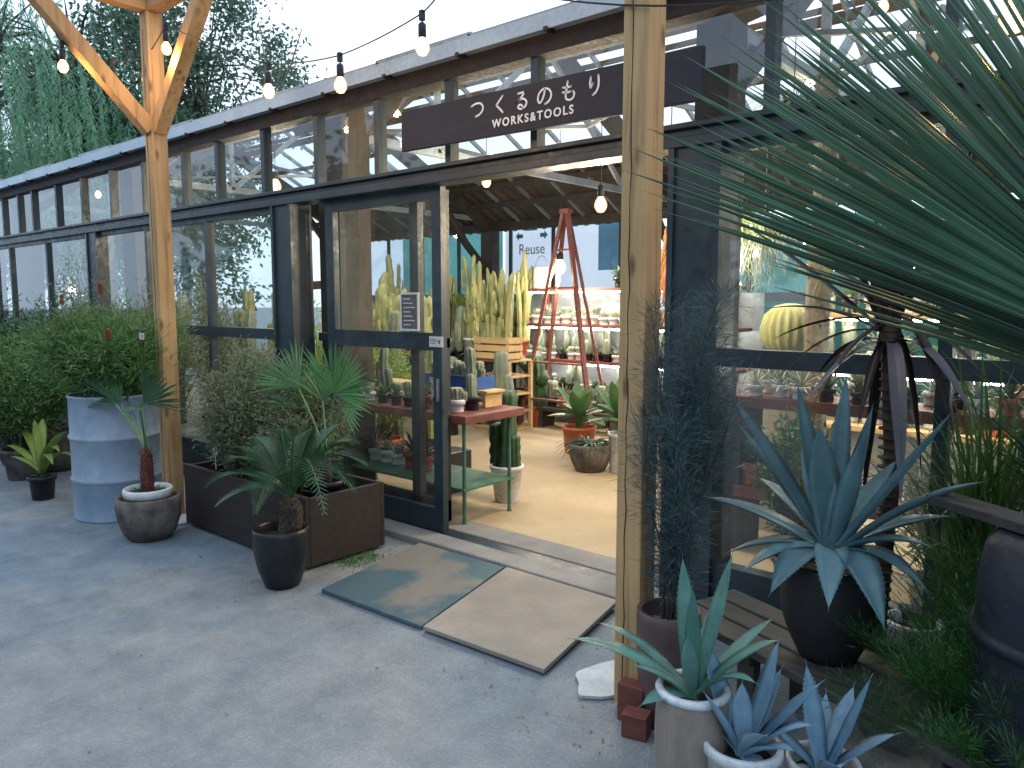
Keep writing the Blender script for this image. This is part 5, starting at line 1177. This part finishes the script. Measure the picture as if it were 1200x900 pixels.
# more stock around the doorway
put('terra',(-6.35,5.9,.03),'on the floor left of the doorway view','pots on the floor by the pine stand',2.0)
put('column',(-6.0,5.9,.03),'on the floor before the pine stand','pots on the floor by the pine stand',2.4)
put('blackcactus',(-6.6,5.6,.03),'on the floor, nearest the door edge','pots on the floor by the pine stand',2.2)
put('column',(-5.55,6.2,.03),'on the floor between stand and ladder','pots on the floor by the pine stand',2.6)
row((-8.4,6.62,.80),(-6.15,6.55,.80),11,['column','blackcactus','terra','air'],'on low timber display table','small plants on the low timber display table',330,1.6,.03)
row((-6.05,6.45,.25),(-5.65,6.45,.25),3,['column','black'],'inside the pine stand','small plants inside the pine stand',331,1.3,.01)
row((-6.05,6.5,.45),(-5.65,6.5,.45),3,['blackcactus','white'],'inside pine stand, upper level','small plants inside the pine stand, upper level',332,1.2,.01)
# banner outside behind the back windows
t=thing('banner','white banner with green arrows and the word Reuse behind the back windows','banner',(-7.4,9.62,1.4))
sheet('banner_sheet',-1.05,1.25,.0,0,1.28,M['white_t'],t)
mb=MB()
def arrow(mb,cx,cz,s,w):
    mb.add([(cx+s*a*w,-.004,cz+b*w) for a,b in ((0,0),(.5,.5),(.5,.22),(1.1,.22),(1.1,-.22),(.5,-.22),(.5,-.5))],[(0,1,2,3,4,5,6) if s>0 else (6,5,4,3,2,1,0)])
arrow(mb,-.82,1.13,1,.14); arrow(mb,-.28+.12,1.13,-1,.14)
mb.add([(-.62,-.004,1.21),(-.36,-.004,1.21),(-.42,-.004,1.27),(-.56,-.004,1.27)],[(0,1,2,3)])
obj('recycle_mark',mb,M['greenprint'],t)
text_mesh('banner_word','Reuse',.24,M['greyprint'],t,(-.74,-.006,.84),.52)
obj('blue_block',MB().box(.80,-.006,.55,1.25,-.003,1.25),M['blueprint'],t)
tag(sheet('green_netting',-11.3,-8.75,9.9,0,3.0,M['teal']),'teal green windbreak netting behind the left back windows','netting')
tag(sheet('green_fence_sheet',-5.9,3.2,10.3,0,2.6,M['teal']),'pale green sheet fence behind the right back windows','fence')
tag(sheet('white_fence_sheet',-13.5,-11.4,10.6,0,3.2,M['white_t']),'white sheet standing behind the farthest left back windows','fence')
q=MB()
#SECTION-TREES
# ------------------------------------------------------------------ trees
def tree(name,label,base,H_,rad,mat,seed,nleaf=26000,leafL=.16,w=.04,trunk_r=.16,cz=.62,cl=70,ys=.9,group=None):
    r=random.Random(seed); t=thing(name,label,'tree',base,group=group); st=MB(); mb=MB()
    st.tube([(0,0,0),(.1*rad,0,H_*.3),(0,.05*rad,H_*.6),(0,0,H_*.85)],[trunk_r,trunk_r*.75,trunk_r*.45,trunk_r*.12],9)
    cs=[]
    for i in range(cl):
        while 1:
            p=V((r.uniform(-1,1),r.uniform(-1,1),r.uniform(-1,1)))
            if p.length<1: break
        p=V((p.x*rad,p.y*rad,H_*cz+p.z*H_*(1-cz)*ys)); cs.append((p,r.uniform(.16,.34)*rad))
        b0=V((0,0,H_*r.uniform(.3,.7))); st.tube([b0,b0.lerp(p,.5)+V((0,0,.1*rad)),p],[trunk_r*.25,trunk_r*.14,.01],5,False)
    for i in range(nleaf):
        c,cr=cs[r.randrange(cl)]; p=c+V((r.gauss(0,.5),r.gauss(0,.5),r.gauss(0,.42)))*cr; d=V((r.gauss(0,1),r.gauss(0,1),r.gauss(-.2,.8))).normalized()
        mb.leaf(p,d,leafL*r.uniform(.6,1.3),w,V((r.gauss(0,1),r.gauss(0,1),r.gauss(0,1))))
    obj('trunk',st,M['bark'],t,True); obj('crown',mb,L[mat],t); return t
def willow(name,label,base,H_,rad,seed,n=420):
    r=random.Random(seed); t=thing(name,label,'tree',base,group=None); st=MB(); mb=MB()
    st.tube([(0,0,0),(.2,0,H_*.4),(0,0,H_*.8)],[.3,.22,.08],9)
    for i in range(n):
        a=r.uniform(0,6.28); e=rad*math.sqrt(r.random()); zt=H_*(1-.35*(e/rad)**2)*r.uniform(.75,1); p=V((math.cos(a)*e,math.sin(a)*e,zt)); b0=V((0,0,H_*r.uniform(.45,.75)))
        if i%6==0: st.tube([b0,b0.lerp(p,.5)+V((0,0,.5)),p],[.06,.035,.01],5,False)
        L_=zt*r.uniform(.35,.8); ph=r.uniform(0,6.28); k=int(L_/.07)
        for j in range(k):
            u=j/k; q=p+V((.12*math.sin(u*4+ph)+.25*math.cos(a)*math.sin(u*1.5),.12*math.cos(u*3+ph)+.25*math.sin(a)*math.sin(u*1.5),-L_*u))
            for _ in range(2):
                d=V((r.gauss(0,.6),r.gauss(0,.6),-1)).normalized(); mb.leaf(q,d,r.uniform(.10,.2),.016,V((r.gauss(0,1),r.gauss(0,1),.1)))
    obj('trunk',st,M['bark'],t,True); obj('crown',mb,L['willow'],t); return t
def gp(px,Y): p=at(px,340,Y=Y); return (p.x,p.y,0)
def gp(px,Y): p=at(px,340,Y=Y); return (p.x,p.y,0)
willow('willow_tree','big weeping willow with hanging strands at the far upper left',gp(-10,6.2),10.5,3.4,101,300)
willow('willow_tree','second weeping willow just left of the left pergola post',gp(100,8.6),10.5,3.2,102,270)
tree('leafy_tree','dark dense tree between the willows and the shop roof',gp(60,11.0),8.0,4.2,'treelow',103,16000,.22,.06)
tree('leafy_tree','airy small-leaved tree against the white sky right of the left post',gp(238,11.5),12.6,3.0,'tree',104,14000,.17,.04,cl=50,cz=.66)
tree('leafy_tree','low dark tree rising just above the shop roof by the left post',gp(215,11.2),8.0,3.0,'treelow',105,15000,.18,.05,cz=.55)
tree('leafy_tree','grey-green tree behind the left pergola post',gp(165,12.5),11.5,3.0,'tree',106,15000,.2,.055,cz=.6)
t=thing('bare_branches','bare pale stems sticking up above the shop roof','branches',tuple(at(325,120,Y=9.8)))
mb=MB(); b0=t.location
for (x,y,x2,y2) in ((312,118,305,30),(325,115,354,33),(320,118,332,55),(308,118,312,70)): mb.tube([at(x,y+60,Y=9.8)-b0,at(x,y,Y=9.8)-b0,at((x+x2)/2+2,(y+y2)/2,Y=9.8)-b0,at(x2,y2,Y=9.8)-b0],[.03,.025,.018,.009],6)
obj('stems',mb,M['palebark'],t)
# the wood across the yard, mirrored in the glass
mb=MB(); r=random.Random(200); 
cs=[(V((r.uniform(-34,16),r.uniform(-15,-10),r.uniform(.5,6.2))),r.uniform(.7,1.7)) for _ in range(230)]
for i in range(30000):
    c,cr=cs[r.randrange(len(cs))]; p=c+V((r.gauss(0,.5),r.gauss(0,.5),r.gauss(0,.45)))*cr
    if p.z>0: mb.leaf(p,V((r.gauss(0,1),r.gauss(0,1),r.gauss(0,1))).normalized(),.5,.13,V((r.gauss(0,1),r.gauss(0,1),r.gauss(0,1))))
tag(obj('wood_across_yard',mb,L['tree']),'belt of trees across the yard mirrored in the shop glass','trees',kind='stuff')
# ------------------------------------------------------------------ light
w=bpy.data.worlds.new('World'); scene.world=w; w.use_nodes=True; nt=w.node_tree; nt.nodes.clear()
out=nt.nodes.new('ShaderNodeOutputWorld'); bg=nt.nodes.new('ShaderNodeBackground'); nt.links.new(bg.outputs[0],out.inputs[0])
sky=nt.nodes.new('ShaderNodeTexSky'); sky.sky_type='NISHITA'; sky.sun_disc=False; SE,SR=R(34),R(-25); sky.sun_elevation=SE; sky.sun_rotation=SR; sky.dust_density=3; sky.ozone_density=2
bg.inputs['Strength'].default_value=.14
# high thin cloud: the clear sky seen through an even bright veil
veil=mixc(nt,.82,sky.outputs[0],(9.2,11.3,14.0)); nt.links.new(veil,bg.inputs[0])
sl=bpy.data.lights.new('sun','SUN'); sl.energy=1.5; sl.angle=R(20); sl.color=(1,.95,.88); so=bpy.data.objects.new('sun',sl); COL.objects.link(so)
sd=V((math.sin(SR)*math.cos(SE),math.cos(SR)*math.cos(SE),math.sin(SE))); so.rotation_euler=sd.to_track_quat('Z','Y').to_euler()
scene.view_settings.view_transform='Standard'; scene.view_settings.look='None'; scene.view_settings.exposure=0; scene.view_settings.gamma=1
scene.render.engine='CYCLES'; scene.cycles.max_bounces=10; scene.cycles.transparent_max_bounces=24; scene.cycles.use_denoising=True; scene.cycles.sample_clamp_indirect=6
bpy.context.view_layer.update()
